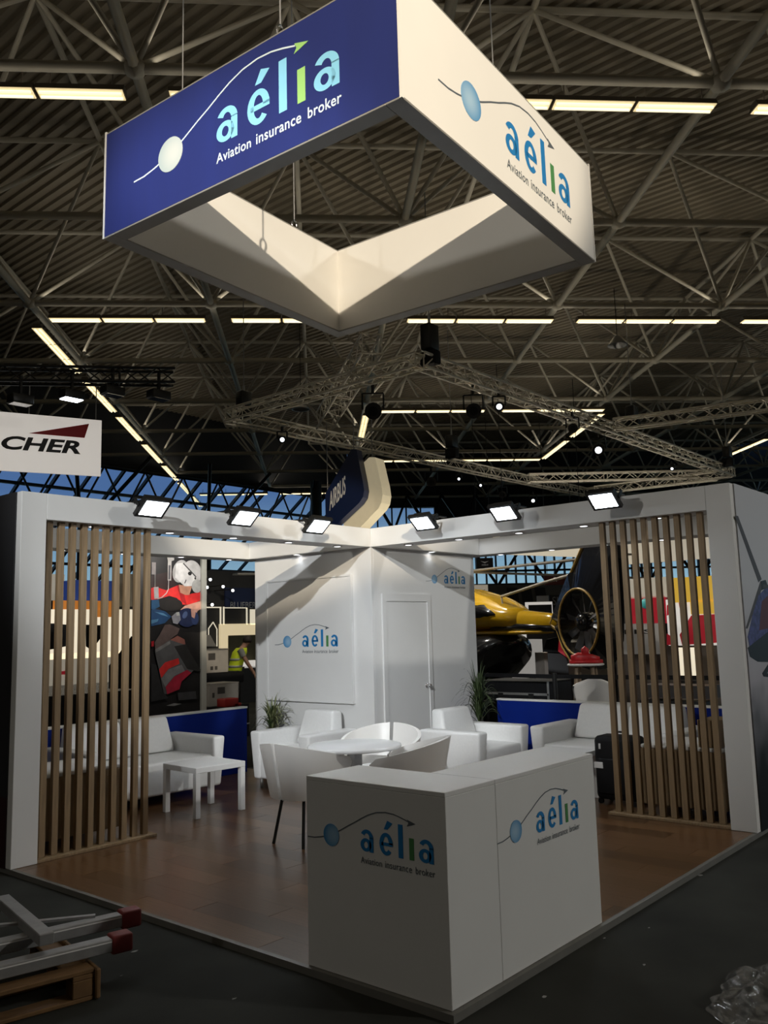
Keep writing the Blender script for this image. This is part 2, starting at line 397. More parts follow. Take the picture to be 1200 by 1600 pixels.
# sloping glazing along the left edge of the roof
W1 = sempty('window_1', 'sloping blue glazing below the roof on the left')
P0 = Vector((0,39.05,11.0)); P1 = Vector((0,48.0,5.0))
def gl_pt(x, t): p = P0.lerp(P1, t); return Vector((x, p.y, p.z))
xs0, dx = 6.0, 1.75
pm = MB(); sl = (P1-P0); q = sl/5
pm.hexa([(0.03,0,0),(dx-.03,0,0),(dx-.03,.02,.03),(.03,.02,.03)], [Vector((0.03,0,0))+q*.97,Vector((dx-.03,0,0))+q*.97,Vector((dx-.03,.02,.03))+q*.97,Vector((.03,.02,.03))+q*.97])
pme = pm.mesh('pane'); pme.materials.append(gm)
for i in range(20):
    for j in range(5):
        o = bpy.data.objects.new('pane', pme); COL.objects.link(o); o.parent = W1; o.location = gl_pt(xs0+i*dx, j/5)
for i in range(21): MB().bar(gl_pt(xs0+i*dx, 0), gl_pt(xs0+i*dx, 1), .13, .2).build('mullion', MULL, W1)
for j in range(6): MB().bar(gl_pt(xs0, j/5)+Vector((0,-.1,-.05)), gl_pt(xs0+20*dx, j/5)+Vector((0,-.1,-.05)), .2, .16).build('transom', MULL, W1)
mb = MB(); mb.hexa([(-55,48,5),(6,48,5),(6,48.2,5.1),(-55,48.2,5.1)], [(-55,39.05,11),(6,39.05,11),(6,39.2,11.1),(-55,39.2,11.1)])
struct(mb.build('ceiling_slope', MATS['hall_wall_dark']))
# vertical lattice girder in front of the sloping glazing
G1 = sempty('trim_1', 'dark lattice girder in front of the sloping glazing')
ga = lambda x, z: Vector((x, 37.6, z))
for z in (10.6, 8.3): MB().tube(ga(5,z), ga(42,z), .14, 8).build('girder_chord', MULL, G1)
for i in range(15):
    x = 5+i*2.5; MB().tube(ga(x,8.3), ga(x+1.25,10.6), .055, 6).build('girder_brace', MULL, G1); MB().tube(ga(x+1.25,10.6), ga(x+2.5,8.3), .055, 6).build('girder_brace', MULL, G1)
for x in (12, 20, 28, 36):
    MB().tube(ga(x, FZ), ga(x, 8.3), .2, 8).build('girder_post', MULL, G1)
    for s in (-1, 1): MB().tube(ga(x, 7.0), ga(x+s*2.2, 8.3)+Vector((0,-3,2.6)), .1, 6).build('girder_brace', MULL, G1)
# far glass facade
W2 = sempty('window_2', 'far glass facade with steel frames at the hall end')
def facade(v0, v1, z0, z1, nv, nz):
    dv = (v1-v0)/nv; dz = (z1-z0)/nz
    p = MB(); uvbox(p, .1, .13, .03, dv-.03, .03, dz-.03); me = p.mesh('pane'); me.materials.append(gm)
    for i in range(nv):
        for j in range(nz):
            o = bpy.data.objects.new('pane', me); COL.objects.link(o); o.parent = W2; o.location = uv(UF, v0+i*dv, z0+j*dz)
    for i in range(nv+1):
        b = MB(); uvbox(b, UF-.05, UF+.2, v0+i*dv-.05, v0+i*dv+.05, z0, z1); b.build('mullion', MULL, W2)
    for j in range(nz+1):
        b = MB(); uvbox(b, UF-.08, UF+.2, v0, v1, z0+j*dz-.07, z0+j*dz+.07); b.build('transom', MULL, W2)
facade(1.8, 8, 4.4, 10.4, 6, 3); facade(8, 48, 4.4, 6.9, 56, 2)
# lattice girder before the facade: W-shaped struts
G2 = sempty('trim_2', 'dark lattice girder of V struts before the far facade')
for z in (4.35, 6.95): 
    b = MB(); b.tube(uv(52, -4, z), uv(52, 50, z), .16, 8).build('girder_chord', MULL, G2)
for i in range(16):
    v = -4+i*3.4
    MB().tube(uv(52, v, 6.95), uv(52, v+1.7, 4.35), .1, 6).build('girder_brace', MULL, G2); MB().tube(uv(52, v+1.7, 4.35), uv(52, v+3.4, 6.95), .1, 6).build('girder_brace', MULL, G2)
for i in range(5):
    v = 1+i*2.3
    MB().tube(uv(53, v, 10.6), uv(50, v+1.6, 6.9), .11, 6).build('girder_brace', MULL, G2)
    MB().tube(uv(53, v+2.3, 10.6), uv(50, v+.7, 6.9), .09, 6).build('girder_brace', MULL, G2)
MB().tube(uv(49, -.5, FZ), uv(49, -.5, 10.9), .35, 10).build('girder_post', MULL, G2)

# ------------------------------------------------------------------ fluorescent strip luminaires under the chords
LL = 1.42
def make_lum():
    r = thing('strip_luminaire', 'x', 'light')
    mb = MB(); mb.hexa([(-LL/2,-.15,0),(LL/2,-.15,0),(LL/2,.15,0),(-LL/2,.15,0)], [(-LL/2,-.09,.12),(LL/2,-.09,.12),(LL/2,.09,.12),(-LL/2,.09,.12)]); mb.build('housing', HOUS, r)
    mb = MB(); mb.box(-LL/2+.02, LL/2-.02, -.14, .14, -.012, -.001); mb.build('reflector', REFL, r)
    for s in (-1, 1): MB().tube((-LL/2+.05, s*.065, -.035), (LL/2-.05, s*.065, -.035), .02, 8).build('tube', TUBE, r)
    for s in (-1, 1): MB().tube((s*.5, 0, .12), (s*.5, 0, .36), .012, 5).build('hanger', HOUS, r)
    return r
lum0 = make_lum(); first = [True]
ZL = 10.52
ORD = ['first','second','third','fourth','fifth','sixth','seventh','eighth','ninth','tenth','eleventh','twelfth','thirteenth','fourteenth','fifteenth','sixteenth','seventeenth','eighteenth','nineteenth','twentieth','twenty-first','twenty-second','twenty-third','twenty-fourth']
def lums(along, fixed, bays, label, group):
    k_ = 0
    for b in bays:
        for j in range(3):
            off = .56+LL/2+j*(LL+.03)
            p = uv(fixed, -3.43+Bv*b+off, ZL) if along == 'v' else uv(9.5+A*b+off+.1, fixed, ZL)
            c = inview(p)
            if c is None or not (-70 < c[0] < 1270): continue
            if first[0]: o = lum0; first[0] = False
            else: o = copy_tree(lum0)
            o.location = p; o.rotation_euler = (0,0, -PI/4 if along == 'v' else PI/4)
            o['label'] = ('%s strip light from the left ' if along == 'v' else '%s nearest strip light ') % ORD[k_] + label; o['group'] = group; k_ += 1
lums('v', 9.5, range(-3, 4), 'in the nearest cross row of the hall ceiling', 'strips of the nearest ceiling row')
lums('v', 19.9, range(-1, 6), 'in the second cross row behind the hanging sign', 'strips of the second ceiling row')
lums('v', 30.3, (1, 2), 'in the third cross row above the hung truss', 'strips of the third ceiling row')
lums('v', 40.7, (1, 2), 'in the fourth cross row of the ceiling', 'strips of the fourth ceiling row')
lums('v', 51.1, (-1, 0), 'in the farthest cross row by the glazing', 'strips of the farthest ceiling row')
lums('u', -8.46, range(2, 9), 'of the long diagonal row on the left', 'strips of the left lengthwise row')
lums('u', 1.6, (4,), 'of the short lengthwise row above the blue sign', 'strips of the middle lengthwise row')
lums('u', 11.63, (4, 5), 'of the slanting row crossing the hung truss', 'strips of the right lengthwise row')
lums('u', 21.7, (4, 5), 'of the lengthwise row at the far right', 'strips of the far right row')

# ------------------------------------------------------------------ hung lighting trusses
TRM = M('truss_aluminium', (.66,.62,.54,1), .5, .1, var=.08)
def truss_seg(parent, a, b, s=.29, mat=TRM, rc=.03, rb=.014, step=.36, skip_first=False):
    a = Vector(a); b = Vector(b); d = (b-a); L = d.length; d.normalize(); side = d.cross(Vector((0,0,1))).normalized()*s/2; up = Vector((0,0,s/2))
    cs = [side+up, side-up, -side-up, -side+up]
    for c in cs: MB().tube(a+c, b+c, rc, 6).build('chord', mat, parent)
    mb = MB(); k = max(2, int(L/step)); 
    for f in range(4):
        c0, c1 = cs[f], cs[(f+1)%4]
        for i in range(k):
            p = a+d*(L*i/k)+(c0 if i%2 == 0 else c1); q = a+d*(L*(i+1)/k)+(c1 if i%2 == 0 else c0)
            mb.tube(p, q, rb, 4, caps=False)
        for i in range(0, k+1, 8):
            mb.tube(a+d*(L*i/k)+c0, a+d*(L*i/k)+c1, rb*1.3, 4, caps=False)
    mb.build('bracing', mat, parent)
TZ = 7.15
t = thing('lighting_truss', 'silver rectangular box truss hung above the back of the stand', 'truss', (0,0,0))
c1, c2, c3, c4 = (10.45,8.15,TZ), (10.6,14.45,TZ), (29.5,14.3,TZ), (29.4,8.3,TZ)
for a, b in ((c1,c2),(c2,c3),(c3,c4),(c4,c1)): truss_seg(t, a, b)
t = thing('lighting_truss', 'silver box truss branching off to the right edge of the picture', 'truss'); truss_seg(t, (18.9,7.9,TZ), (20.2,1.2,TZ-.05))
t = thing('lighting_truss', 'short box truss crossing over the corner beside the hanging sign', 'truss'); truss_seg(t, (9.9,8.95,TZ+.42), (13.0,13.4,TZ+.1), .42)
t = thing('lighting_truss', 'level silver truss low behind the right fascia', 'truss'); truss_seg(t, (22.604, 12.947, 6.769), (28.139, 8.733, 6.993), .27)
t = thing('lighting_truss', 'lower thin truss right behind the level silver truss', 'truss'); truss_seg(t, (26.896, 12.580, 6.753), (27.872, 8.302, 6.831), .27)
t = thing('lighting_truss', 'black truss carrying floodlights above the white hanging banner', 'truss'); truss_seg(t, (3.991, 14.549, 6.867), (7.593, 12.592, 7.154), .3, BLKM)
def wire(name, p, q, label, r=.006, mat=None): return tag(MB().tube(p, q, r, 5).build(name, mat or GREYM), label, 'cable')
def chain_hoist(p, label, h=.55, to=11.0):
    t = thing('chain_hoist', label, 'hoist', p)
    obj('motor', rbox(-.17,.17,-.13,.13,0,h*.7,.03), BLKM, t); obj('chain_bag', rbox(-.12,.12,-.2,.2,-.32,-.02,.04), BLACK, t)
    MB().tube((0,0,h*.7), (0,0,h), .03, 8).build('hook', GREYM, t); MB().tube((0,0,h), (0,0,to-p[2]), .012, 5).build('chain', GREYM, t)
chain_hoist(Vector((10.832, 8.151, 7.450)), 'black chain hoist above the near corner of the hung truss', .8)
chain_hoist(Vector((10.965, 14.288, 7.450)), 'black chain hoist at the left corner of the hung truss')
chain_hoist(Vector((20.017, 7.864, 7.500)), 'black chain hoist where the right trusses meet')
chain_hoist(Vector((28.170, 7.967, 7.500)), 'black chain hoist at the far right truss corner')
chain_hoist(Vector((18.191, 12.975, 7.200)), 'black chain hoist on the rear side of the hung truss')
def par_can(p, d, label, lit=True, s=1.0):
    t = thing('stage_lamp', label, 'spotlight', p); d = Vector(d).normalized()
    MB().tube(-d*.16*s, d*.16*s, .09*s, 12, .13*s).build('lamp_body', BLKM, t)
    o = MB().tube(d*.155*s, d*.17*s, .075*s, 12).build('lens', SLED if lit else BLACK, t)
    sd = d.cross(Vector((0,0,1))).normalized()*.16*s
    mb = MB(); mb.bar(sd, sd+Vector((0,0,.25*s)), .02, .04); mb.bar(-sd, -sd+Vector((0,0,.25*s)), .02, .04); mb.bar(sd+Vector((0,0,.25*s)), -sd+Vector((0,0,.25*s)), .03); mb.bar((0,0,.25*s), (0,0,.42*s), .05); mb.build('yoke', BLKM, t)
TC = Vector((-3.2,-2.4,1.6))
def toward(p): return (TC-Vector(p))
for px, lab, lit, s in (((12.060, 14.040, 6.720), 'small lit stage lamp under the rear left truss side', True, .8), ((11.158, 10.060, 6.600), 'big black stage lamp hanging by the sign corner', False, 1.5), ((13.456, 8.177, 6.750), 'small lit lamp under the right side of the hung truss', True, .9), ((19.156, 8.553, 6.600), 'wide lit floodlamp under the truss junction', True, 1.3), ((16.742, 8.051, 6.750), 'silver-rimmed stage lamp left of the truss junction', False, 1), ((13.150, 8.687, 6.700), 'black square stage lamp above the middle ceiling strip', False, 1.4), ((19.745, 14.992, 6.600), 'black spotlight with glowing rim under the rear truss', False, 1.3), ((20.759, 14.573, 6.750), 'tiny lit lamp on the rear truss beside the spotlight', True, .6), ((22.710, 15.000, 6.800), 'second tiny lit lamp on the rear truss', True, .6), ((24.595, 15.288, 6.700), 'grey box lamp on the rear truss above the fourth flood', False, 1.1), ((27.015, 15.385, 6.700), 'black spotlight with white rim near the right end of the rear truss', True, .9), ((24.637, 8.637, 6.750), 'pale lit lamp on the truss near the right post', True, .6)):
    dd = toward(px); dd.z -= 3; par_can(Vector(px), dd, lab, lit, s)
for (a, b, lab) in (((18.642, 7.454, 10.565), (18.750, 7.589, 9.331), 'grey bell lamp hanging under the roof on the right'), ((14.465, 15.791, 9.074), (14.532, 15.874, 8.310), 'grey bell lamp hanging under the roof beside the sign')):
    t = thing('pendant_lamp', lab, 'lamp', b); MB().lathe([(.02,.3),(.1,.25),(.25,.05),(.28,0),(.24,0),(.0,.1)], n=16).build('bell_shade', GREYM, t); MB().tube((0,0,.3), (0,0,11-b[2]), .01, 5).build('cord', BLACK, t)
for p, lab, lit in (((4.883, 13.913, 6.393), 'black floodlight at the left end of the black truss', False), ((5.742, 13.489, 6.566), 'lit floodlight glowing over the white banner', True), ((6.440, 13.106, 6.706), 'black floodlight with a thin bright rim over the banner corner', False), ((7.299, 12.720, 6.713), 'dark floodlight at the right end of the black truss', False)):
    t = thing('flood_lamp', lab, 'floodlight', p)
    obj('lamp_body', rbox(-.22,.22,-.14,.14,-.08,.1,.02), BLKM, t); MB().box(-.19,.19,-.12,.12,-.095,-.081).build('lens', LED if lit else STEEL, t); MB().bar((0,0,.1), (0,0,.5), .05).build('clamp', BLKM, t)

# white hanging banner with the red wedge
def frame3(p, q, up=(0,0,1)):
    p = Vector(p); q = Vector(q); r = (q-p); r.z = 0; L = r.length; r.normalize(); n = Vector((r.y, -r.x, 0)); return p, r, n, L
pB, rB, nB, LB = frame3((4.751, 16.249, 6.388), (7.463, 15.188, 6.645))
zt, zb = (7.463, 15.188, 6.645)[2], (7.577, 15.331, 5.337)[2]
t = thing('hanging_banner', 'white hanging banner with a red wedge and black slanted letters', 'banner', pB+Vector((0,0,zb-pB.z)))
H = zt-zb
BANW = M('banner_glow_white', (.8,.78,.75,1), .6, emis=.42, ecol=(1,.93,.85,1), var=.05, scale=.6)  # glow set in the panel material itself
MB().poly([(0,0),(LB,0),(LB,H),(0,H)], (0,0,0), rB, (0,0,1), -nB, .08).build('panel', BANW, t)
sc_ = LB/219.0
def bx_(px): return (px+60)*sc_
MB().poly([(bx_(41),H*.665),(bx_(131),H*.66),(bx_(138),H*.92)], nB*.002, rB, (0,0,1), nB, .003).build('red_wedge', M('banner_red', (.5,.012,.02,1), .5, var=.02), t)
mb = MB(); put_text(mb, 'CHER', bx_(0), bx_(125), H*.36, H*.6, nB*.003, rB, (0,0,1), nB, .035, .22); mb.build('lettering', M('banner_black', (.012,.012,.012,1), .5, var=.02), t)
for px in (41, 149): MB().tube(rB*bx_(px)+Vector((0,0,H)), rB*bx_(px)+Vector((0,0,H+.95)), .012, 5).build('hanger', GREYM, t)

# blue sign of two thick rounded panels
t = thing('hanging_sign', 'dark blue hanging sign with rounded corner and cream side panel', 'sign', (12.793, 12.374, 5.072))
c0 = Vector((12.793, 12.374, 5.072))
def loc3(v): return Vector(v)-c0
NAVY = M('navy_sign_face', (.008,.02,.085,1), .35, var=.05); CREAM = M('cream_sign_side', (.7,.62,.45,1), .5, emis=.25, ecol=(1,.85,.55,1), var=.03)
c0 = Vector((12.779, 12.356, 5.234)); t.location = c0
nn = Vector((-0.983, -0.186, 0.000))
fa = [Vector(v) for v in ((-0.135, 0.713, -0.042), (0.019, -0.101, 1.035), (0.048, -0.252, 1.015), (0.079, -0.417, 0.168), (0.085, -0.448, -0.064), (0.077, -0.406, -0.240), (0.055, -0.291, -0.376), (-0.083, 0.440, -0.900), (-0.134, 0.709, -0.811))]
def slab(name, pts, d0, d1, mat):
    k_ = len(pts); a_ = [p+nn*d0 for p in pts]; b_ = [p+nn*d1 for p in pts]
    MB().add(a_+b_, [tuple(range(k_-1,-1,-1)), tuple(range(k_, 2*k_))]+[(i,(i+1)%k_,k_+(i+1)%k_,k_+i) for i in range(k_)]).build(name, mat, t)
slab('blue_panel', fa, -.25, 0, NAVY)
cp = [Vector(v) for v in ((-0.012, 0.064, 0.505), (0.079, -0.416, 0.845), (0.110, -0.583, 0.823), (0.142, -0.747, 0.083), (0.147, -0.776, -0.164), (0.139, -0.734, -0.370), (0.121, -0.639, -0.507), (0.013, -0.071, -0.976), (-0.080, 0.422, -0.935))]
slab('cream_panel', cp, -.8, -.35, CREAM)
lo = Vector((-0.111, 0.586, -0.506)); rr = Vector((-0.018, 0.097, -0.090))-lo; uu_ = Vector((-0.109, 0.576, -0.023))-lo
mb = MB(); put_text(mb, 'AIRBUS', 0, 1, 0, 1, lo+nn*.004, rr, uu_, nn, .02); mb.build('lettering', M('sign_letter_white', (.62,.6,.56,1), .5, emis=.12, var=.02), t)
for v in (fa[1]-nn*.12, fa[0]-nn*.12, cp[1]-nn*.5): MB().tube(v, v+Vector((0,0,7.2-(v+c0).z)), .012, 5).build('hanger', GREYM, t)

# ------------------------------------------------------------------ the stand
LX, LY, BX, BY = 4.04, 3.97, 6.045, 5.925
HB, HT, FD = 2.583, 2.791, .30
PLT = thing('stand_platform', 'raised square stand floor of brown wood laminate planks with grey edging', 'platform')
MB().box(.03, 6.3, .03, 6.2, FZ+.001, -.009).build('platform_base', DARK, PLT)
mb = MB(); mb.hexa([(0,0,FZ),(6.3,0,FZ),(6.3,.032,FZ),(.032,.032,FZ)], [(.004,.004,0),(6.3,.004,0),(6.3,.032,.0015),(.032,.032,.0015)]); mb.build('edge_profile', EDGE, PLT)
mb = MB(); mb.hexa([(0,0,FZ),(.032,.032,FZ),(.032,6.2,FZ),(0,6.2,FZ)], [(.004,.004,0),(.032,.032,.0015),(.032,6.2,.0015),(.004,6.2,0)]); mb.build('edge_profile', EDGE, PLT)
pmesh = []
for i in range(4):
    me = MB().box(.0012, 1-.0012, .0012, 1-.0012, -.009, 0).mesh('plank'); me.materials.append(PLANKS[i]); pmesh.append(me)
pw, x, i = .193, .033, 0
while x < 6.03:
    ymax = 6.18 if x < 3.9 else 3.97
    y = .033; off = (i*.47) % 1.28; y1 = y+(1.28-off)
    while y < ymax-.02:
        y1 = min(y1, ymax)
        o = bpy.data.objects.new('plank', pmesh[random.randrange(4)]); COL.objects.link(o); o.parent = PLT
        o.location = (x, y, 0); o.scale = (min(pw, 6.04-x), y1-y, 1)
        y = y1; y1 = y+1.28
    x += pw; i += 1

# frame: posts, fascia beams, side walls
FR = thing('stand_portal', 'white post and fascia structure carrying the floodlights around the lounge', 'structure')
def fb(name, *b, mat=FASC, parent=FR, bev=.003): return obj(name, rbox(*b, bev, 1), mat, parent)
fb('post', .0, .205, LY, LY+FD, .001, HT); fb('post', LX, LX+FD, 0, .205, .001, HT)
fb('fascia_beam', .206, LX+FD, LY, LY+FD, HB, HT); fb('fascia_beam', LX, LX+FD, .206, LY-.001, HB, HT)
fb('fascia_beam', .2, LX+.2, BY, BY+FD, HB, HT); fb('fascia_beam', BX, BX+FD, .2, LY+.2, HB, HT)
fb('fascia_beam', LX-.1, LX+.2, LY+FD+.001, BY-.001, HB, HT); fb('fascia_beam', LX+FD+.001, BX-.001, LY-.1, LY+.2, HB, HT)
fb('post', .0, .2, BY, BY+FD, .001, HT); fb('post', BX, BX+FD, 0, .2, .001, HT)
# outside graphic walls
GW = thing('graphic_wall', 'dark grey printed outer side wall at the left edge of the stand', 'wall panel')
fb('panel', .01, .05, LY+FD+.001, BY-.001, .001, HT-.01, parent=GW, mat=DARK)
PRD = M('dark_print', (.022,.022,.025,1), .5, var=.15, scale=1.5); PRR = M('dark_red_print', (.03,.006,.008,1), .5, var=.3, scale=2)
MB().box(-.012, -.0005, LY+.075, BY+.05, .5, HT).build('print', PRD, GW); MB().box(-.012, -.0005, LY+.075, BY+.05, .001, .5).build('print', PRR, GW)
G3 = thing('graphic_wall', 'printed outer side wall on the right showing a flying helicopter over dark fir trees', 'wall panel')
fb('panel', LX+FD+.001, BX-.001, .01, .05, .001, HT-.01, parent=G3)
mt = bpy.data.materials.new('misty_sky_print'); mt.use_nodes = True; n = mt.node_tree; b = n.nodes['Principled BSDF']; b.inputs['Roughness'].default_value = .45
tcn = n.nodes.new('ShaderNodeTexCoord'); sp = n.nodes.new('ShaderNodeSeparateXYZ'); rp = n.nodes.new('ShaderNodeValToRGB'); nz = n.nodes.new('ShaderNodeTexNoise'); nz.inputs['Scale'].default_value = 2.2
ad = n.nodes.new('ShaderNodeMath'); ad.operation = 'MULTIPLY_ADD'; ad.inputs[1].default_value = .35
n.links.new(tcn.outputs['Object'], nz.inputs['Vector']); n.links.new(tcn.outputs['Generated'], sp.inputs[0])
n.links.new(nz.outputs[0], ad.inputs[0]); n.links.new(sp.outputs['Z'], ad.inputs[2]); n.links.new(ad.outputs[0], rp.inputs[0])
e = rp.color_ramp.elements; e[0].position = .3; e[0].color = (.006,.006,.007,1); e[1].position = .9; e[1].color = (.52,.52,.55,1)
a_ = e.new(.48); a_.color = (.13,.13,.145,1); a_ = e.new(.6); a_.color = (.4,.385,.43,1)
n.links.new(rp.outputs[0], b.inputs['Base Color'])
MB().box(LX+.075, BX+.05, -.012, -.0005, .001, HT).build('print', mt, G3)
PRG = M('print_grey_brown', (.06,.05,.05,1), .5, var=.1); PRB = M('print_violet_blue', (.06,.065,.2,1), .5, var=.5, scale=25); PRK = M('print_black', (.01,.01,.011,1), .5, var=.2); PRM = M('print_maroon', (.09,.012,.018,1), .5, var=.1)
def wp(parent, name, pts, mat, th=.0012): # outline on the outer right wall, given as world (x, z)
    return MB().poly([(min(x_, BX+.048), z_) for x_, z_ in pts], (0,-.0122,0), (1,0,0), (0,0,1), (0,-1,0), th).build(name, mat, parent)
def yz(*pts): return pts
wp(G3, 'printed_rotor', [(4.072, 2.514), (4.151, 2.520), (4.628, 2.007), (4.535, 1.977)], PRG)
wp(G3, 'printed_rotor', [(4.589, 1.989), (4.691, 1.981), (4.158, 1.591), (4.111, 1.592)], PRG, .0014)
wp(G3, 'printed_fuselage', [(4.506, 1.867), (4.790, 1.955), (5.084, 2.020), (6.683, 1.897), (6.829, 1.597), (4.920, 1.451), (4.178, 1.420), (4.141, 1.524), (4.314, 1.705)], PRB, .0016)
wp(G3, 'printed_fuselage', [(4.576, 1.813), (5.067, 1.961), (6.917, 1.832), (6.854, 1.664), (4.444, 1.571)], PRM, .002)
wp(G3, 'printed_belly', [(4.119, 1.437), (4.968, 1.618), (6.804, 1.531), (5.756, 1.246), (4.344, 1.315), (4.163, 1.364)], PRK, .0024)
wp(G3, 'printed_rotor', [(4.606, 1.990), (4.732, 2.004), (4.785, 1.938), (4.603, 1.913)], PRK, .0026)
wp(G3, 'printed_rotor', [(4.651, 1.963), (4.644, 1.935), (7.786, 1.897), (7.804, 1.941)], PRG, .0028)
wp(G3, 'printed_skid', [(4.433, 1.216), (4.643, 1.296), (4.727, 1.281), (4.550, 1.209), (5.711, 1.111), (5.702, 1.082), (4.459, 1.188)], PRK, .0024)
# slat screens
def screen(label, o, ax, n_, x0, pitch):
    t = thing('slat_screen', label, 'screen', (0,0,0))
    me = rbox(-.025,.025,0,.042,.0,HB-.024,.002,1); me.materials.append(OAK)
    for k in range(n_):
        s = bpy.data.objects.new('slat', me); COL.objects.link(s); s.parent = t
        c = x0+pitch*k+.025
        if ax == 'x': s.location = (c, o, .023)
        else: s.location = (o+.042, c, .023); s.rotation_euler = (0,0,PI/2)
    if ax == 'x': obj('base_rail', rbox(.207, 1.26, o-.055, o+.09, .001, .022, .002, 1), OAK, t)
    else: obj('base_rail', rbox(o-.055, o+.09, .207, 1.27, .001, .022, .002, 1), OAK, t)
screen('wooden slat screen of ten upright oak slats beside the left post', LY+.06, 'x', 10, .245, .1012)
screen('wooden slat screen of ten upright oak slats beside the right post', LX+.06, 'y', 10, .268, .1004)
# blue half walls
for lab, b in (('royal blue half wall with white cap behind the left sofa', (.25, 3.9, BY, BY+.08)), ('royal blue half wall with white cap behind the right sofa', (BX, BX+.08, .25, 3.7))):
    t = thing('half_wall', lab, 'half wall')
    obj('board', rbox(*b, .001, .755, .003, 1), BLUEP, t); obj('cap', rbox(b[0]-.006, b[1]+.006, b[2]-.006, b[3]+.006, .756, .778, .003, 1), WHITE, t)

# storage cabin in the back corner
CB = thing('storage_cabin', 'white square storage cabin with a door in the back corner', 'cabin')
obj('wall_panel', rbox(LX, LX+.04, LY, BY, .001, HB-.001, .002, 1), FASC, CB); obj('wall_panel', rbox(LX+.04, BX, LY, LY+.04, .001, HB-.001, .002, 1), FASC, CB)
obj('wall_panel', rbox(LX+.04, BX, BY-.04, BY, .001, HB-.001, .002, 1), FASC, CB); obj('wall_panel', rbox(BX-.04, BX, LY+.04, BY-.04, .001, HB-.001, .002, 1), FASC, CB)
d = obj('door', rbox(4.27, 5.02, LY-.012, LY-.0005, .01, 1.975, .003, 1), WHITE, CB)
mb = MB(); mb.lathe([(.0,-.075),(.018,-.07),(.026,-.055),(.022,-.04),(.01,-.034),(.01,-.012),(.028,-.01),(.028,0)], (4.965, LY-.012, 1.0), 16, 'y'); mb.build('door_knob', STEEL, d)
mb = MB(); mb.box(4.2,4.268,LY-.02,LY-.0005,.005,2.065); mb.box(4.268,5.085,LY-.02,LY-.0005,1.98,2.065); mb.box(5.022,5.085,LY-.02,LY-.0005,.005,1.98); mb.build('door_frame', FASC, CB)
MB().box(5.018,5.0235,LY-.022,LY-.001,.01,1.975).build('door_seam', M('light_grey_edge', (.8,.8,.8,1), .4, var=.02), CB)
logo(CB, (5.396, LY-.0005, 2.207), (1,0,0), (0,0,1), (0,-1,0), .45)
# framed logo board on the cabin wall
PB = thing('wall_board', 'large square white logo board framed on the cabin wall', 'board', (LX, 0, 0))
y0, y1, z0, z1 = 4.27, 5.655, .875, 2.275
obj('board', rbox(-.03,-.001,y0,y1,z0,z1,.002,1), WHITE, PB)
mb = MB(); fwd = .022
mb.box(-.042,-.001,y0-fwd,y0,z0-fwd,z1+fwd); mb.box(-.042,-.001,y1,y1+fwd,z0-fwd,z1+fwd); mb.box(-.042,-.001,y0,y1,z1,z1+fwd); mb.box(-.042,-.001,y0,y1,z0-fwd,z0); mb.build('frame', WHITE, PB)
logo(PB, (-.0302, 5.054, 1.487), (0,-1,0), (0,0,1), (-1,0,0), .588)

# hanging square sign
SG = thing('hanging_sign', 'large square hanging sign box with one blue and one white printed face', 'sign', (1.156, 1.456, 4.328), .0768)
SG.rotation_euler = Matrix(((1,0,.0103),(0,1,.0089),(-.0103,-.0089,1))).to_euler() ; SG.rotation_euler.z += .0768
hx, hy, sh, st = 1.2426, 1.2271, .747, .1006
WFAB = M('white_sign_fabric', (.78,.76,.72,1), .8, var=.02, scale=1.5); BFAB = M('blue_sign_fabric', (.006,.016,.14,1), .75, var=.12, scale=1.2, stretch=(1,3,.5)); SGR = M('sign_grey_profile', (.3,.29,.27,1), .5, .3, var=.05)
th = .004
MB().box(-hx-th,-hx,-hy,hy,.0,sh).build('blue_face', BFAB, SG); MB().box(-hx,hx,-hy-th,-hy,.0,sh).build('white_face', WFAB, SG)
MB().box(hx,hx+th,-hy,hy,0,sh).build('white_face', WFAB, SG); MB().box(-hx,hx,hy,hy+th,0,sh).build('white_face', WFAB, SG)
MB().box(-hx+st-th,-hx+st,-hy+st,hy-st,.0,sh).build('inner_face', WFAB, SG); MB().box(hx-st,hx-st+th,-hy+st,hy-st,.0,sh).build('inner_face', WFAB, SG)
MB().box(-hx+st,hx-st,-hy+st-th,-hy+st,.0,sh).build('inner_face', WFAB, SG); MB().box(-hx+st,hx-st,hy-st,hy-st+th,.0,sh).build('inner_face', WFAB, SG)
for zz in (-.012, sh):
    for b in ((-hx-th,hx+th,-hy-th,-hy+st),(-hx-th,hx+th,hy-st,hy+th),(-hx-th,-hx+st,-hy+st,hy-st),(hx-st,hx+th,-hy+st,hy-st)):
        obj('frame_profile', rbox(b[0],b[1],b[2],b[3],zz,zz+.012,.002,1), SGR, SG)
for a in ((-hx,-hy),(hx,-hy),(-hx,hy)): MB().box(a[0]-.008,a[0]+.008,a[1]-.008,a[1]+.008,-.012,sh+.02).build('corner_profile', WFAB, SG)
logo(SG, (-hx-th, .13, .245), (0,-1,0), (0,0,1), (-1,0,0), .972, 'dark')
logo(SG, (-.11, -hy-th, .245), (1,0,0), (0,0,1), (0,-1,0), .96)
for a, b in ((-.62,hy-st/2),(.62,hy-st/2),(hx-st/2,-.5),(-hx+st/2,-.35)):
    s = MB(); s.tube((a,b,sh+.11), (a,b,6.4), .006, 5).build('hanging_wire', GREYM, SG)
    r = MB(); pts = [(a+.03*math.cos(q), b, sh+.06+.045*math.sin(q)) for q in [i*PI/6 for i in range(13)]]; r.path(pts, .008, 5); r.build('shackle', STEEL, SG)

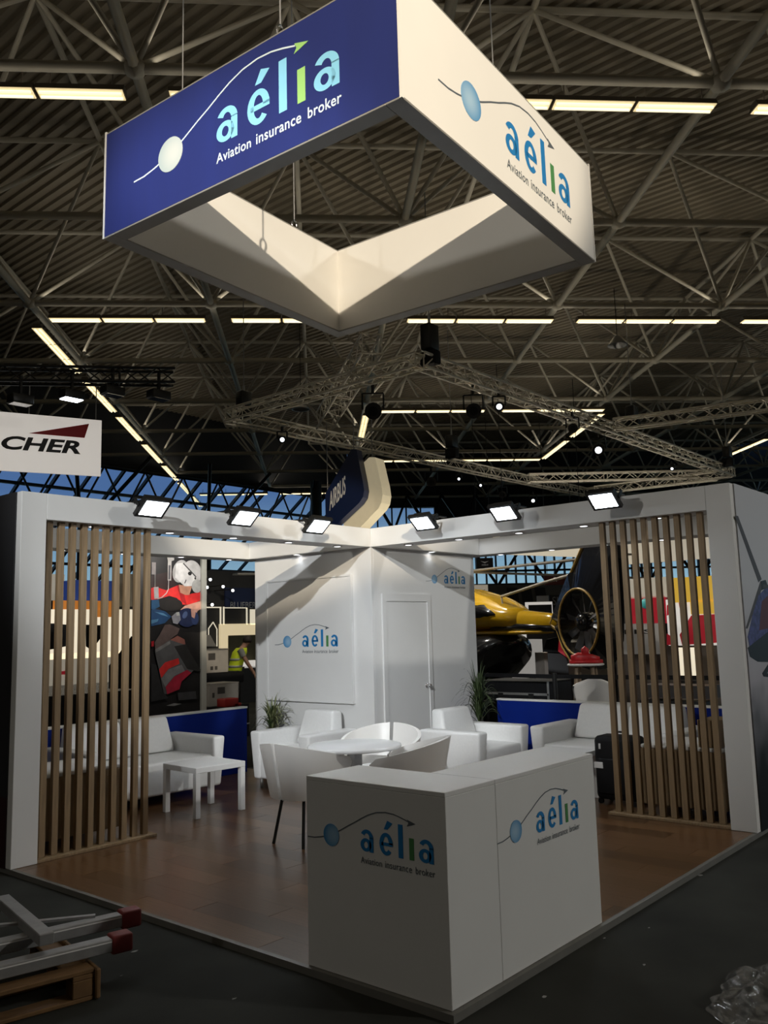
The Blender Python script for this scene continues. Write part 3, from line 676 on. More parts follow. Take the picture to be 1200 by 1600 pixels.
# counters
for lab, b in (('white reception counter with the logo on its dark left front', (.03,.4345,.03,.92)), ('white reception counter unit with the logo on its right front', (.437,1.449,.03,.425))):
    t = thing('reception_counter', lab, 'counter')
    obj('body', rbox(*b, .002, .9, .002, 1), WHITE, t); obj('top', rbox(*b, .9005, .922, .002, 1), WHITE, t)
    if b[0] < .1: logo(t, (.0295, .548, .603), (0,-1,0), (0,0,1), (-1,0,0), .45)
    else: logo(t, (.797, .0295, .603), (1,0,0), (0,0,1), (0,-1,0), .45)

# floodlights on short arms above the fascia
FL_E = 5.6
def flood(c, face, label):
    # face: horizontal unit direction the flood looks to; it is tilted 48 degrees down
    t = thing('floodlight', label, 'floodlight', c); f = Vector((*face, 0)); nrm = (f*.64+Vector((0,0,-.77))).normalized(); side = Vector((-face[1], face[0], 0)); upv = side.cross(nrm).normalized()
    if upv.z < 0: upv = -upv
    def q(w_, h_, d0, d1, mat, name):
        a = side*w_/2; b_ = upv*h_/2
        MB().hexa([nrm*d0-a-b_, nrm*d0+a-b_, nrm*d0+a+b_, nrm*d0-a+b_], [nrm*d1-a-b_, nrm*d1+a-b_, nrm*d1+a+b_, nrm*d1-a+b_]).build(name, mat, t)
    q(.27, .21, -.025, .012, BLKM, 'housing'); q(.2, .15, -.07, -.025, BLKM, 'heat_sink'); q(.215, .155, .0125, .016, LED, 'lens')
    mb = MB(); bp = -nrm*.04
    for s in (-1, 1): mb.bar(side*.14*s-nrm*.01, side*.14*s-nrm*.1+Vector((0,0,.0)), .008, .03)
    mb.bar(side*.14-nrm*.1, -side*.14-nrm*.1, .03, .008); mb.build('bracket', BLKM, t)
    e = -f*.27+Vector((0,0,.0)); mb = MB(); mb.bar(-nrm*.1, e+Vector((0,0,.075)), .022); mb.bar(e+Vector((0,0,.085)), e-f*.12+Vector((0,0,.085)), .04, .012); mb.build('arm', BLKM, t)
    l = lamp('flood_beam', 'AREA', Vector(c)+nrm*.02, nrm, FL_E, (.86,.93,1), .2, .15); l.parent = None
for (p, lab) in (((1.0,3.7,2.72), 'black LED floodlight nearest the left slat screen'), ((1.985,3.7,2.72), 'black LED floodlight in the middle of the left fascia'), ((2.94,3.7,2.715), 'black LED floodlight on the left fascia beside the blue hanging sign')): flood(p, (0,-1), lab)
for (p, lab) in (((3.76,3.0,2.74), 'glaring LED floodlight on the right fascia nearest the cabin corner'), ((3.76,2.02,2.735), 'glaring LED floodlight in the middle of the right fascia'), ((3.76,.99,2.735), 'glaring LED floodlight nearest the right slat screen')): flood(p, (-1,0), lab)

# recessed downlights under the beams
def make_dl():
    t = thing('downlight', 'x', 'downlight', (0,0,0))
    MB().lathe([(.034,-.001),(.052,-.001),(.055,-.006),(.05,-.01),(.036,-.008),(.034,-.001)], n=20).build('ring', WHITE, t)
    MB().lathe([(0,-.004),(.035,-.004),(.035,-.0065),(0,-.0065)], n=20).build('lens', DLED, t); return t
dl0 = make_dl(); fst = True
for grp, lab, ps in (('left front', 'round recessed downlight under the left front fascia', [(.7,4.12),(1.465,4.12),(2.2,4.12),(2.93,4.12),(3.66,4.12)]), ('right front', 'round recessed downlight under the right front fascia', [(4.19,.7),(4.19,1.42),(4.19,2.13),(4.19,2.865),(4.19,3.545)]), ('left rear', 'round recessed downlight under the rear beam above the left sofa', [(.8,6.07),(1.5,6.07),(2.25,6.07),(3.02,6.07),(3.74,6.07)]), ('right rear', 'round recessed downlight under the rear beam above the right sofa', [(6.19,.8),(6.19,1.5),(6.19,2.2),(6.19,2.9),(6.19,3.64)]), ('left cabin', 'round downlight washing the cabin wall above the logo board', [(LX-.05,5.1)]), ('right cabin', 'round downlight added to wash the cabin wall above the door', [(5.1,LY-.05)])):  # right cabin downlight is added as the left one's mirror, to light the wall
    for k_, p in enumerate(ps):
        o = dl0 if fst else copy_tree(dl0); fst = False
        o.location = (*p, HB); o['label'] = lab if len(ps) == 1 else lab.replace('round', ('first','second','third','fourth','fifth')[k_]+' round')+', counted from its post'; o['group'] = 'downlights of the %s beam' % grp
        lamp('downlight_beam', 'SPOT', (*p, HB-.02), (0,0,-1), 1.2 if len(ps) > 1 else .45, (.9,.95,1), .03, angle=math.radians(110), blend=.6)

# ------------------------------------------------------------------ furniture
def face_rot(dx, dy): return math.atan2(dx, -dy)
def sofa(label, cat, name, loc, rz, wd, dp=.78, bw=None, group=None):
    # faces local -y, origin at floor centre
    t = thing(name, label, cat, loc, rz, group); h = wd/2; y0, y1 = -dp/2, dp/2; aw = .17; G = .003
    obj('seat', rbox(-h+aw*.8, h-aw*.8, y0+.03, y1-.1, .1, .42, .03), LEATH, t)
    for s in (-1, 1):
        bi, bo, ti, to = h-.135, h-.03, h-aw, h
        b4 = [(s*bi,y0+.03,.095),(s*bo,y0+.03,.095),(s*bo,y1-.03,.095),(s*bi,y1-.03,.095)]; t4 = [(s*ti,y0,.6),(s*to,y0,.6),(s*to,y1,.6),(s*ti,y1,.6)]
        if s < 0: b4 = [b4[1],b4[0],b4[3],b4[2]]; t4 = [t4[1],t4[0],t4[3],t4[2]]
        obj('arm', rhex(b4, t4, .028), LEATH, t)
    nb = 1 if wd < 1.2 else 2; iw = (wd-2*aw-.01); 
    for k in range(nb):
        a = -iw/2+iw/nb*k+.004; c = a+iw/nb-.008
        ta, tcx = (a+.05, c-.05) if nb == 1 else (a+(.05 if k == 0 else 0), c-(.05 if k == 1 else 0))
        obj('backrest', rhex([(a,y1-.24,.424),(c,y1-.24,.424),(c,y1-.03,.424),(a,y1-.03,.424)], [(ta,y1-.15,.79),(tcx,y1-.15,.79),(tcx,y1-.0,.79),(ta,y1-.0,.79)], .035), LEATH, t)
    obj('back_panel', rbox(-h+aw+.005, h-aw-.005, y1-.09, y1-.01, .1, .42, .02), LEATH, t)
    for sx_ in (-1, 1):
        for y in (y0+.08, y1-.08): MB().tube((sx_*(h-.11), y, 0), (sx_*(h-.11), y, .1), .018, 10).build('leg', ALU, t)
    return t
sofa('white leather armchair against the cabin wall beside the logo board', 'armchair', 'armchair', (3.575,4.6,0), face_rot(-1,0), .92, .76)
sofa('white leather armchair standing before the cabin door', 'armchair', 'armchair', (4.68,3.1,0), face_rot(0,-1), .98, .78)
sofa('white leather two-seat sofa behind the left slat screen', 'sofa', 'sofa', (2.0,5.42,0), face_rot(0,-1), 1.62, .86)
sofa('white leather two-seat sofa behind the black suitcase on the right', 'sofa', 'sofa', (5.42,1.8,0), face_rot(-1,0), 1.62, .86)
def bench(label, b, tall=None):
    t = thing('storage_bench', label, 'bench'); x0, x1, y0, y1 = b
    obj('box', rbox(x0, x1, y0, y1, .09, .565, .006, 1), OAK, t); obj('cushion', rbox(x0, x1, y0, y1, .566, .6, .012), LEATH, t)
    for x in (x0+.05, x1-.05):
        for y in (y0+.05, y1-.05): MB().tube((x, y, .001), (x, y, .089), .02, 10).build('foot', BLKM, t)
    if tall: obj('end_box', rbox(*tall, .602, .83, .006, 1), OAK, t)
bench('low brown bench box with a white top behind the left slat screen', (.33, 1.06, 4.2, 4.86))
bench('low brown bench box with a raised end behind the right slat screen', (4.24, 4.9, .3, 1.02), (4.25, 4.6, .31, .5))

def lack(label, loc, rz):
    t = thing('side_table', label, 'table', loc, rz); h = .278
    obj('table_top', rbox(-h,h,-h,h,.4,.45,.003,1), WHITE, t)
    for a in (-1, 1):
        for b in (-1, 1): obj('leg', rbox(a*(h-.026)-.025, a*(h-.026)+.025, b*(h-.026)-.025, b*(h-.026)+.025, .001, .399, .002, 1), WHITE, t)
lack('low square white side table in front of the left sofa', (2.135,4.48,0), -.06)
lack('low square white side table in front of the right sofa', (4.44,1.95,0), 0)

# round table
t = thing('round_table', 'round white table with a grey square column among the tub chairs', 'table', (2.19,2.57,0))
MB().lathe([(0,.728),(.37,.73),(.385,.726),(.39,.715),(.385,.702),(.36,.698),(0,.698)], n=48).build('table_top', M('white_gloss_top', (.8,.81,.82,1), .2, var=.01), t)
obj('column', rbox(-.045,.045,-.045,.045,.02,.697,.004,1), GREYM, t); MB().lathe([(0,.0),(.24,.0),(.24,.012),(.2,.022),(0,.022)], n=32).build('base', GREYM, t)

def tub(label, loc, rz):
    # faces local -y; back at +y
    t = thing('tub_chair', label, 'chair', loc, rz)
    na, nz_ = 12, 7
    for s in (-1, 1):
        def P(i, j, inner):
            a = (.05+ (2.12-.05)*i/na)          # angle from the back centre
            u = i/na
            zt = .80-.16*u**1.4; zb = .36+.2*max(0, u-.45)**1.3*2.1
            if u > .97: zt -= .03; zb += .03
            z = zb+(zt-zb)*j/nz_
            r = .29+.09*((z-.36)/.44)-(.028 if inner else 0)
            sx_, sy_ = r*math.sin(a)*1.02, r*math.cos(a)
            if a > PI/2: sy_ *= 1.25
            return (s*sx_, sy_, z)
        vs = []; idx = {}
        for inn in (0, 1):
            for i in range(na+1):
                for j in range(nz_+1): idx[(inn,i,j)] = len(vs); vs.append(P(i, j, inn))
        fs = []
        for i in range(na):
            for j in range(nz_):
                fs.append((idx[0,i,j],idx[0,i+1,j],idx[0,i+1,j+1],idx[0,i,j+1])); fs.append((idx[1,i,j],idx[1,i,j+1],idx[1,i+1,j+1],idx[1,i+1,j]))
        for i in range(na):
            fs.append((idx[0,i,nz_],idx[0,i+1,nz_],idx[1,i+1,nz_],idx[1,i,nz_])); fs.append((idx[0,i,0],idx[1,i,0],idx[1,i+1,0],idx[0,i+1,0]))
        for j in range(nz_):
            fs.append((idx[0,0,j],idx[0,0,j+1],idx[1,0,j+1],idx[1,0,j])); fs.append((idx[0,na,j],idx[1,na,j],idx[1,na,j+1],idx[0,na,j+1]))
        mb = MB(); mb.add(vs, fs, True); me = mb.mesh('back_shell'); me.set_sharp_from_angle(angle=math.radians(45)); obj('back_shell', me, SHELL, t)
    MB().lathe([(0,.37),(.2,.375),(.235,.39),(.24,.42),(.225,.45),(.18,.465),(0,.468)], (0,-.02,0), 32).build('seat', SHELL, t)
    for a in (.65, -.65, PI-.7, PI+.7):
        x_, y_ = math.sin(a), math.cos(a)
        MB().path([(x_*.16,y_*.16,.375),(x_*.2,y_*.2,.33),(x_*.27,y_*.27,0)], .013, 8).build('leg', BLKM, t)
    return t
def tubf(label, cx, cy): tub(label, (cx, cy, 0), face_rot(2.19-cx, 2.57-cy))
tub('white tub chair with black legs left of the round table', (1.86,2.8,0), face_rot(1,.03))
tubf('white tub chair on the far side of the round table', 2.8, 2.82)
tubf('white tub chair with its split back to the counter', 2.38, 2.19)

# suitcase
t = thing('suitcase', 'black upright suitcase with a white tag beside the right slat screen', 'suitcase', (4.56,1.37,0))
obj('body', rbox(-.13,.13,-.21,.21,.04,.62,.05), BLACK, t); obj('front_pocket', rbox(-.16,-.131,-.17,.17,.1,.42,.015), BLACK, t)
mb = MB(); mb.path([(0,-.06,.62),(0,-.055,.65),(0,.055,.65),(0,.06,.62)], .01, 6); mb.build('handle', BLKM, t)
obj('tag', rbox(-.166,-.1605,.1,.19,.33,.385,.001,1), WHITE, t); obj('tag', rbox(-.136,-.1305,.13,.15,.5,.55,.001,1), WHITE, t)
for a in (-1,1):
    for b in (-1,1): MB().tube((a*.1-.012,b*.17,.025), (a*.1+.012,b*.17,.025), .025, 12).build('wheel', BLACK, t)

# potted grasses
LEAF = M('dark_leaf', (.035,.055,.018,1), .5, var=.4, scale=30); LEAF2 = M('pale_leaf', (.2,.22,.1,1), .5, var=.3, scale=30)
def plant(label, loc, h, spread, nleaf, mats, seed, poth=.38):
    rnd = random.Random(seed); t = thing('potted_grass', label, 'plant', loc)
    MB().lathe([(0,.0),(.11,.0),(.14,poth),(.125,poth),(.12,poth-.03),(0,poth-.03)], n=24).build('pot', M('plant_pot', (.05,.05,.05,1), .5, var=.1), t)
    MB().tube((0,0,poth-.03), (0,0,poth+h*.45), .018, 8, .01).build('stem', M('plant_stem', (.1,.07,.04,1), .7, var=.3), t)
    for k in range(nleaf):
        a = rnd.uniform(0, 2*PI); L = h*rnd.uniform(.65, 1.05); out = spread*rnd.uniform(.25, 1.0); z0 = poth+h*rnd.uniform(.1,.45); w_ = .009*rnd.uniform(.8,1.4)
        d = Vector((math.cos(a), math.sin(a), 0)); s = Vector((-d.y, d.x, 0)); vs = []; N = 7
        for i in range(N+1):
            u = i/N; p = d*(out*u**.9)+Vector((0,0,z0+L*(.75*u-.62*(out/spread)*u*u*1.25))); ww = w_*(1-u)**.6*(1 if u > .08 else .6)
            vs += [p-s*ww, p+s*ww+Vector((0,0,.002))]
        fs = [(2*i,2*i+1,2*i+3,2*i+2) for i in range(N)]
        mb = MB(); mb.add(vs, fs, True); mb.build('leaf', mats[k%len(mats)], t)
plant('spiky potted grass in the gap left of the cabin', (3.8,5.36,0), .62, .33, 110, (LEAF, LEAF2, LEAF2), 3, .42)
plant('dark spiky potted grass between the cabin and the right sofa', (5.5,3.6,0), .95, .33, 140, (LEAF,), 5, .42)

# ------------------------------------------------------------------ neighbouring stands seen on the left
def pbox(parent, name, a, b, th, mat, axis='y'):
    # upright board between two opposite corners a, b lying on a plane y = const (or x = const); th goes away from the stand
    x0, x1 = sorted((a[0], b[0])); y0, y1 = sorted((a[1], b[1])); z0, z1 = sorted((a[2], b[2]))
    if axis == 'y': y1 = y0+th
    else: x1 = x0+th
    return MB().box(x0, x1, y0, y1, max(z0, FZ+.001), z1).build(name, mat, parent)
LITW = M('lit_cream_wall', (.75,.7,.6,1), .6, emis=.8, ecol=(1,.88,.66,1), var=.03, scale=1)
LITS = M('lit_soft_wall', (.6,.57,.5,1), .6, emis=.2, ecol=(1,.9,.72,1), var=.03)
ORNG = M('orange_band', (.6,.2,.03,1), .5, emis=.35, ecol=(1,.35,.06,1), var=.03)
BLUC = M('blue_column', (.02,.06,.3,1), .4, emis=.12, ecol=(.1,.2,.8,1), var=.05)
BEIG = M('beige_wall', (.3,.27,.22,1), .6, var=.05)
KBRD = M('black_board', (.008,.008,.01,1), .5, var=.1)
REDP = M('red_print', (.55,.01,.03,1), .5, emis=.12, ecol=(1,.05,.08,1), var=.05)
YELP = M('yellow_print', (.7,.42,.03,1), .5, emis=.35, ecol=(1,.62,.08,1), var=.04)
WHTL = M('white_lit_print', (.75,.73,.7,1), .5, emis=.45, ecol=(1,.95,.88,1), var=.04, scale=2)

# printed poster wall with two rescuers
PW = thing('poster_wall', 'tall photo wall of a helmeted rescuer in red working with a blue mask bag', 'poster', (0,0,0))
MB().box(4.12, 5.242, 8.6, 8.66, FZ+.001, 2.98).build('photo_ground', M('photo_black', (.012,.011,.012,1), .5, var=.4, scale=3), PW)
MB().box(5.243, 5.335, 8.56, 8.66, FZ+.001, 2.98).build('edge_post', M('poster_post_white', (.5,.5,.45,1), .5, var=.03), PW)
def PX(x, y): return (4.221+(x/5.925-6)/87*1.019, 2.873-(y/5.925-18)*2.412/247)
layer = [0]
def pp(name, pts, col, raw=False):
    layer[0] += 1
    q = [(max(4.13, min(5.24, a)), b) for a, b in (PX(*p) for p in pts)]
    mt = M('photo_%s' % '_'.join('%d' % int(c*999) for c in col), (*col,1), .5, var=.18, scale=9)
    MB().poly(q, (0, 8.6-.0006*layer[0]-.0005, 0), (1,0,0), (0,0,1), (0,-1,0), .0005).build(name, mt, PW)
RED = (.7,.03,.03); RDK = (.38,.015,.02); GRYP = (.2,.2,.21); WHP = (.75,.74,.74); SKIN = (.6,.3,.2); BLUB = (.012,.06,.16); BLUD = (.015,.025,.08)
pp('printed_shade', [(95,300),(290,250),(330,420),(250,480),(95,430)], (.03,.012,.012))
pp('printed_jacket', [(95,415),(130,400),(230,430),(340,380),(360,460),(430,470),(470,455),(555,440),(555,520),(450,560),(380,560),(330,500),(260,480),(170,510),(95,520)], RED)
pp('printed_band', [(118,405),(160,400),(165,505),(125,510)], (.4,.4,.42))
pp('printed_jacket', [(330,385),(360,380),(400,480),(420,560),(370,530)], RDK)
pp('printed_face', [(345,375),(470,390),(445,470),(410,470),(360,450)], SKIN)
pp('printed_helmet', ell(360,250,72,108,24,.25), (.45,.44,.44)); pp('printed_helmet', ell(470,260,92,118,28,-.1), (.56,.55,.55))
pp('printed_visor', [(320,180),(385,170),(510,300),(480,385),(400,390),(310,310)], WHP)
pp('printed_ear_cup', ell(515,385,48,65), (.45,.45,.44))
pp('printed_mark', ell(448,268,20,20,6), (.02,.02,.02)); pp('printed_mark', ell(500,312,9,12,10), (.03,.03,.03)); pp('printed_mark', [(395,360),(410,325),(416,330),(402,365)], (.03,.03,.03)); pp('printed_mark', [(380,178),(388,170),(512,296),(504,304)], (.08,.08,.08))
pp('printed_drip', [(232,120),(300,120),(298,150),(275,160),(272,340),(240,340),(240,160)], (.5,.48,.46)); pp('printed_drip', [(248,200),(266,200),(262,330),(247,330)], (.08,.08,.09))
pp('printed_tube', [(246,340),(252,340),(250,420),(232,460),(190,500),(150,512),(150,505),(186,492),(226,455),(244,418)], (.5,.45,.45))
pp('printed_box', [(95,180),(132,180),(132,290),(95,290)], (.25,.22,.22)); pp('printed_mark', [(122,290),(130,290),(130,400),(122,400)], (.2,.19,.19))
pp('printed_glove', ell(270,560,108,62,20), (.018,.016,.016))
pp('printed_sleeve', [(95,520),(160,515),(170,580),(110,610),(95,600)], (.02,.09,.2))
pp('printed_blue_bag', [(95,610),(130,602),(215,620),(275,670),(215,730),(95,755)], BLUB); pp('printed_shine', [(120,625),(205,640),(250,672),(190,655)], (.1,.25,.42)); pp('printed_shine', [(95,700),(160,690),(150,715),(95,735)], (.07,.2,.35))
pp('printed_hand', [(355,610),(400,570),(480,545),(555,525),(555,600),(520,620),(490,690),(460,675),(455,605),(390,610)], (.62,.34,.27))
pp('printed_mask', ell(420,680,92,88,22), BLUD); pp('printed_mask', ell(495,690,36,60,16), (.03,.05,.14)); pp('printed_shine', ell(400,655,22,35,14,.4), (.08,.12,.25))
pp('printed_hand', [(455,605),(480,600),(500,640),(490,690),(462,672)], (.6,.33,.26))
pp('printed_valve', [(275,670),(320,630),(350,640),(360,700),(330,740),(290,730)], (.25,.25,.28)); pp('printed_valve', [(318,632),(345,628),(350,660),(322,664)], (.5,.5,.48))
pp('printed_arm', [(215,745),(260,740),(350,780),(330,830),(300,850),(260,880),(130,970),(125,900),(170,830)], (.12,.085,.08)); pp('printed_arm', [(265,880),(330,845),(395,880),(405,930),(330,940),(280,930)], (.26,.1,.08))
pp('printed_sleeve', [(125,970),(260,880),(400,930),(520,1130),(460,1190),(240,1365),(210,1360),(150,1080)], (.1,.1,.105)); pp('printed_sleeve', [(300,940),(405,925),(470,1040),(555,1170),(520,1180),(420,1150)], (.025,.024,.024))
pp('printed_band', [(165,1140),(220,1080),(340,1050),(350,1100),(250,1140),(185,1220)], RED); pp('printed_band', [(185,1225),(250,1145),(370,1110),(400,1170),(300,1210),(220,1300)], (.22,.22,.23)); pp('printed_band', [(240,1365),(225,1300),(300,1215),(420,1160),(460,1190),(370,1260),(350,1330)], (.45,.02,.05))
pp('printed_band', [(130,960),(260,890),(265,915),(135,990)], (.2,.2,.2)); pp('printed_mark', [(95,890),(118,885),(116,935),(95,935)], (.4,.01,.02))
pp('printed_seat', [(95,1080),(140,1100),(200,1340),(250,1400),(95,1420)], (.03,.03,.032)); pp('printed_case', [(335,1360),(500,1360),(510,1430),(340,1430)], (.06,.06,.065)); pp('printed_shine', [(230,1465),(300,1450),(370,1462),(300,1475)], (.25,.25,.25))

# bright white stand wall behind the left slats
t = thing('exhibition_wall', 'glowing cream stand wall with orange top band seen through the left slats', 'wall panel')
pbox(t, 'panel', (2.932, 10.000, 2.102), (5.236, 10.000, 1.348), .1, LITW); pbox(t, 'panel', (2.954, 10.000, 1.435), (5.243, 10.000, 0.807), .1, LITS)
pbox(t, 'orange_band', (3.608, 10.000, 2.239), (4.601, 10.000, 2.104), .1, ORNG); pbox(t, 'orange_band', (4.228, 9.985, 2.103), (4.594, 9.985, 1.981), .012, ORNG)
pbox(t, 'plinth', (2.970, 10.000, 0.958), (5.249, 10.000, 0.373), .1, KBRD)
def pxpoly(name, pts, yp, mat, parent, th=.01): return MB().poly([(p[0], p[2]) for p in pts], (0, yp, 0), (1,0,0), (0,0,1), (0,-1,0), th).build(name, mat, parent)
pxpoly('printed_shape', ((3.427, 9.990, 1.892), (3.571, 9.990, 1.890), (3.770, 9.990, 1.869), (3.805, 9.990, 1.732), (3.768, 9.990, 1.539), (3.581, 9.990, 1.507), (3.439, 9.990, 1.492)), 9.99, KBRD, t)
pxpoly('printed_shape', ((4.104, 9.990, 1.865), (4.371, 9.990, 1.852), (4.397, 9.990, 1.700), (4.309, 9.990, 1.582), (4.178, 9.990, 1.487), (4.111, 9.990, 1.529)), 9.99, KBRD, t)
pxpoly('printed_shape', ((4.520, 9.990, 1.214), (4.724, 9.990, 1.428), (4.921, 9.990, 1.669), (5.006, 9.990, 1.605), (5.018, 9.990, 0.822), (4.527, 9.990, 0.855)), 9.99, KBRD, t)
pxpoly('red_mark', ((3.702, 9.985, 1.167), (3.785, 9.985, 1.172), (3.787, 9.985, 1.115), (3.703, 9.985, 1.119)), 9.985, REDP, t)
t = thing('display_column', 'blue column rising above the orange band behind the left slats', 'column'); pbox(t, 'shaft', (4.068, 10.300, 2.581), (4.787, 10.300, 2.262), .5, BLUC); pbox(t, 'plinth', (4.077, 10.300, 2.246), (4.822, 10.300, 0.399), .5, DARK)
t = thing('exhibition_wall', 'plain beige wall top behind the rightmost left slats', 'wall panel'); pbox(t, 'panel', (4.965, 10.500, 2.725), (5.578, 10.500, 2.168), .1, BEIG); pbox(t, 'foot', (4.976, 10.500, 2.155), (5.602, 10.500, 0.321), .1, DARK)
t = thing('exhibition_wall', 'pale cream wall strip behind the leftmost slat gap', 'wall panel'); pbox(t, 'panel', (4.039, 11.500, 2.757), (4.572, 11.500, 2.311), .1, LITS); pbox(t, 'foot', (4.053, 11.500, 2.296), (4.622, 11.500, 0.366), .1, DARK)
# dark stand with neon frame
t = thing('exhibition_stand', 'dark stand with thin glowing outlines and white letters left of the cabin', 'stand')
pbox(t, 'back_wall', (8.347, 15.000, 3.265), (13.293, 15.000, -0.423), .2, M('stand_dark_grey', (.018,.018,.02,1), .6, var=.1))
pbox(t, 'blue_header', (10.891, 14.950, 2.839), (13.291, 14.950, 2.327), .04, M('stand_navy', (.006,.012,.05,1), .5, var=.1))
OLIV = M('stand_olive_recess', (.05,.045,.02,1), .6, var=.1)
pbox(t, 'lit_portal', (10.707, 14.900, 1.920), (12.756, 14.900, 1.201), .08, M('lit_portal_cream', (.7,.62,.45,1), .6, emis=.5, ecol=(1,.82,.5,1), var=.05)); pbox(t, 'lit_portal', (10.707, 14.900, 1.271), (10.949, 14.900, 0.565), .08, MATS['lit_portal_cream'])
pbox(t, 'recess', (10.935, 14.880, 1.629), (12.727, 14.880, 0.462), .015, OLIV)
GLOW = M('thin_light_line', (.8,.75,.6,1), .5, emis=.55, ecol=(1,.9,.7,1), var=.02)
def pframe(name, u0, v0, u1, v1, yp):
    pass
for a, b in (((10.170, 14.900, 2.349), (10.728, 14.900, 2.319)), ((10.687, 14.900, 2.319), (10.727, 14.900, 1.904)), ((10.789, 14.900, 2.351), (10.829, 14.900, 1.903)), ((10.830, 14.900, 2.335), (11.563, 14.900, 2.313)), ((11.542, 14.900, 2.321), (11.582, 14.900, 1.894)), ((11.671, 14.900, 2.288), (11.973, 14.900, 1.889))): pbox(t, 'light_line', a, b, .02, GLOW)
mb = MB(); pts = [(10.329, 14.900, 1.439), (10.328, 14.900, 1.815), (10.467, 14.900, 1.970), (10.586, 14.900, 1.795), (10.587, 14.900, 1.369)]
mb.path(pts, .014, 5); mb.build('light_line', GLOW, t)
mb = MB(); a, b = (11.039, 14.930, 2.321), (12.161, 14.930, 2.475); put_text(mb, 'BLUEBERRY', a[0], b[0], a[2], b[2], (0,14.93,0), (1,0,0), (0,0,1), (0,-1,0), 0.0); mb.build('lettering', M('stand_letters', (.3,.32,.36,1), .5, var=.02), t)
pxpoly('white_gable', ((10.134, 14.850, 1.661), (10.329, 14.850, 1.657), (10.527, 14.850, 1.370), (10.135, 14.850, 1.382)), 14.85, M('stand_light_grey', (.45,.42,.38,1), .6, var=.04), t)
pbox(t, 'white_basin', (11.131, 14.500, 0.985), (11.764, 14.500, 0.813), .5, WHTL); pbox(t, 'bench', (11.007, 14.500, 0.850), (11.754, 14.500, -0.273), .5, MATS['stand_dark_grey'])
for p, lab in (((9.642, 14.000, 2.975), 'top small spotlight over the dark stand'), ((9.548, 14.000, 2.792), 'small spotlight beside the poster edge post'), ((10.023, 14.000, 2.818), 'middle small spotlight over the dark stand'), ((10.316, 14.000, 2.731), 'right small spotlight over the dark stand'), ((9.699, 14.000, 2.389), 'warm small spotlight on the light line of the dark stand')):
    s = thing('stand_spotlight', lab, 'spotlight', p); MB().tube((0,0,0), (-.05,-.1,-.03), .04, 10, .05).build('lamp_body', BLKM, s); MB().tube((-.05,-.1,-.03), (-.055,-.11,-.033), .034, 10).build('lens', DLED, s); MB().tube((0,0,0), (.25,.98,0.02), .012, 5).build('arm', BLKM, s)
# boxes before it
CARD = M('pale_carton', (.3,.28,.25,1), .7, var=.06); CTAPE = M('carton_print', (.05,.045,.04,1), .7, var=.2)
def carton(label, a, b, dp):
    x0, x1 = sorted((a[0], b[0])); z0, z1 = sorted((a[2], b[2])); y = a[1]
    t = thing('carton', label, 'box', ((x0+x1)/2, y+dp/2, z0)); w_ = (x1-x0)/2; h = z1-z0
    obj('box', rbox(-w_, w_, -dp/2, dp/2, 0, h, .006, 1), CARD, t)
    for bx4 in ((-.45,.05,.55,.85),(-.8,-.65,.4,.62),(-.3,-.1,.12,.28),(.02,.2,.12,.28)): MB().box(bx4[0]*w_,bx4[1]*w_,-dp/2-.002,-dp/2-.0005,h*bx4[2],h*bx4[3]).build('print', CTAPE, t)
    MB().box(-w_*1.02, w_*1.02, -dp/2-.004, dp/2+.004, h, h+.012).build('lid', CARD, t)
TBL = thing('trestle_table', 'black draped trestle table under the pale carton', 'table'); a, b = (5.498, 9.500, 1.027), (6.891, 9.500, 0.818)
obj('top', rbox(a[0], b[0], 9.5, 10.1, b[2], a[2]-.013, .03), BLACK, TBL); MB().box(a[0]+.1, a[0]+.16, 9.55, 10.05, FZ+.001, b[2]).build('leg', BLKM, TBL); MB().box(b[0]-.16, b[0]-.1, 9.55, 10.05, FZ+.001, b[2]).build('leg', BLKM, TBL)
carton('pale printed carton on the black trestle table', (5.974, 9.550, 1.404), ((6.576, 9.550, 0.973)[0], 9.55, a[2]-.012), .45)
ct = (5.732, 9.000, 0.858); cb = (6.342, 9.000, 0.505)
t = thing('flight_case', 'black case on the floor below the lower carton', 'case', ((ct[0]+cb[0])/2, 9.22, FZ+.001)); obj('body', rbox(-.5,.5,-.26,.26,0,cb[2]-FZ-.004,.01,1), BLACK, t); MB().box(-.505,.505,-.265,.265,.2,.22).build('edge', ALU, t)
carton('lower pale carton behind the blue half wall', ct, cb, .4)
t = thing('crate', 'small red plastic crate beside the lower carton', 'crate', (*(5.786, 8.600, 0.523)[:2], FZ+.001)); zz = (5.786, 8.600, 0.523)[2]-FZ
obj('stack', rbox(-.17,.2,-.12,.12,0,zz-.002,.01,1), BLACK, t); obj('body', rbox(-.14,.14,-.1,.1,zz,zz+.13,.012), M('red_crate', (.28,.015,.012,1), .5, var=.1), t); obj('lid', rbox(.05,.2,-.1,.1,zz,zz+.05,.012), MATS['red_crate'], t)

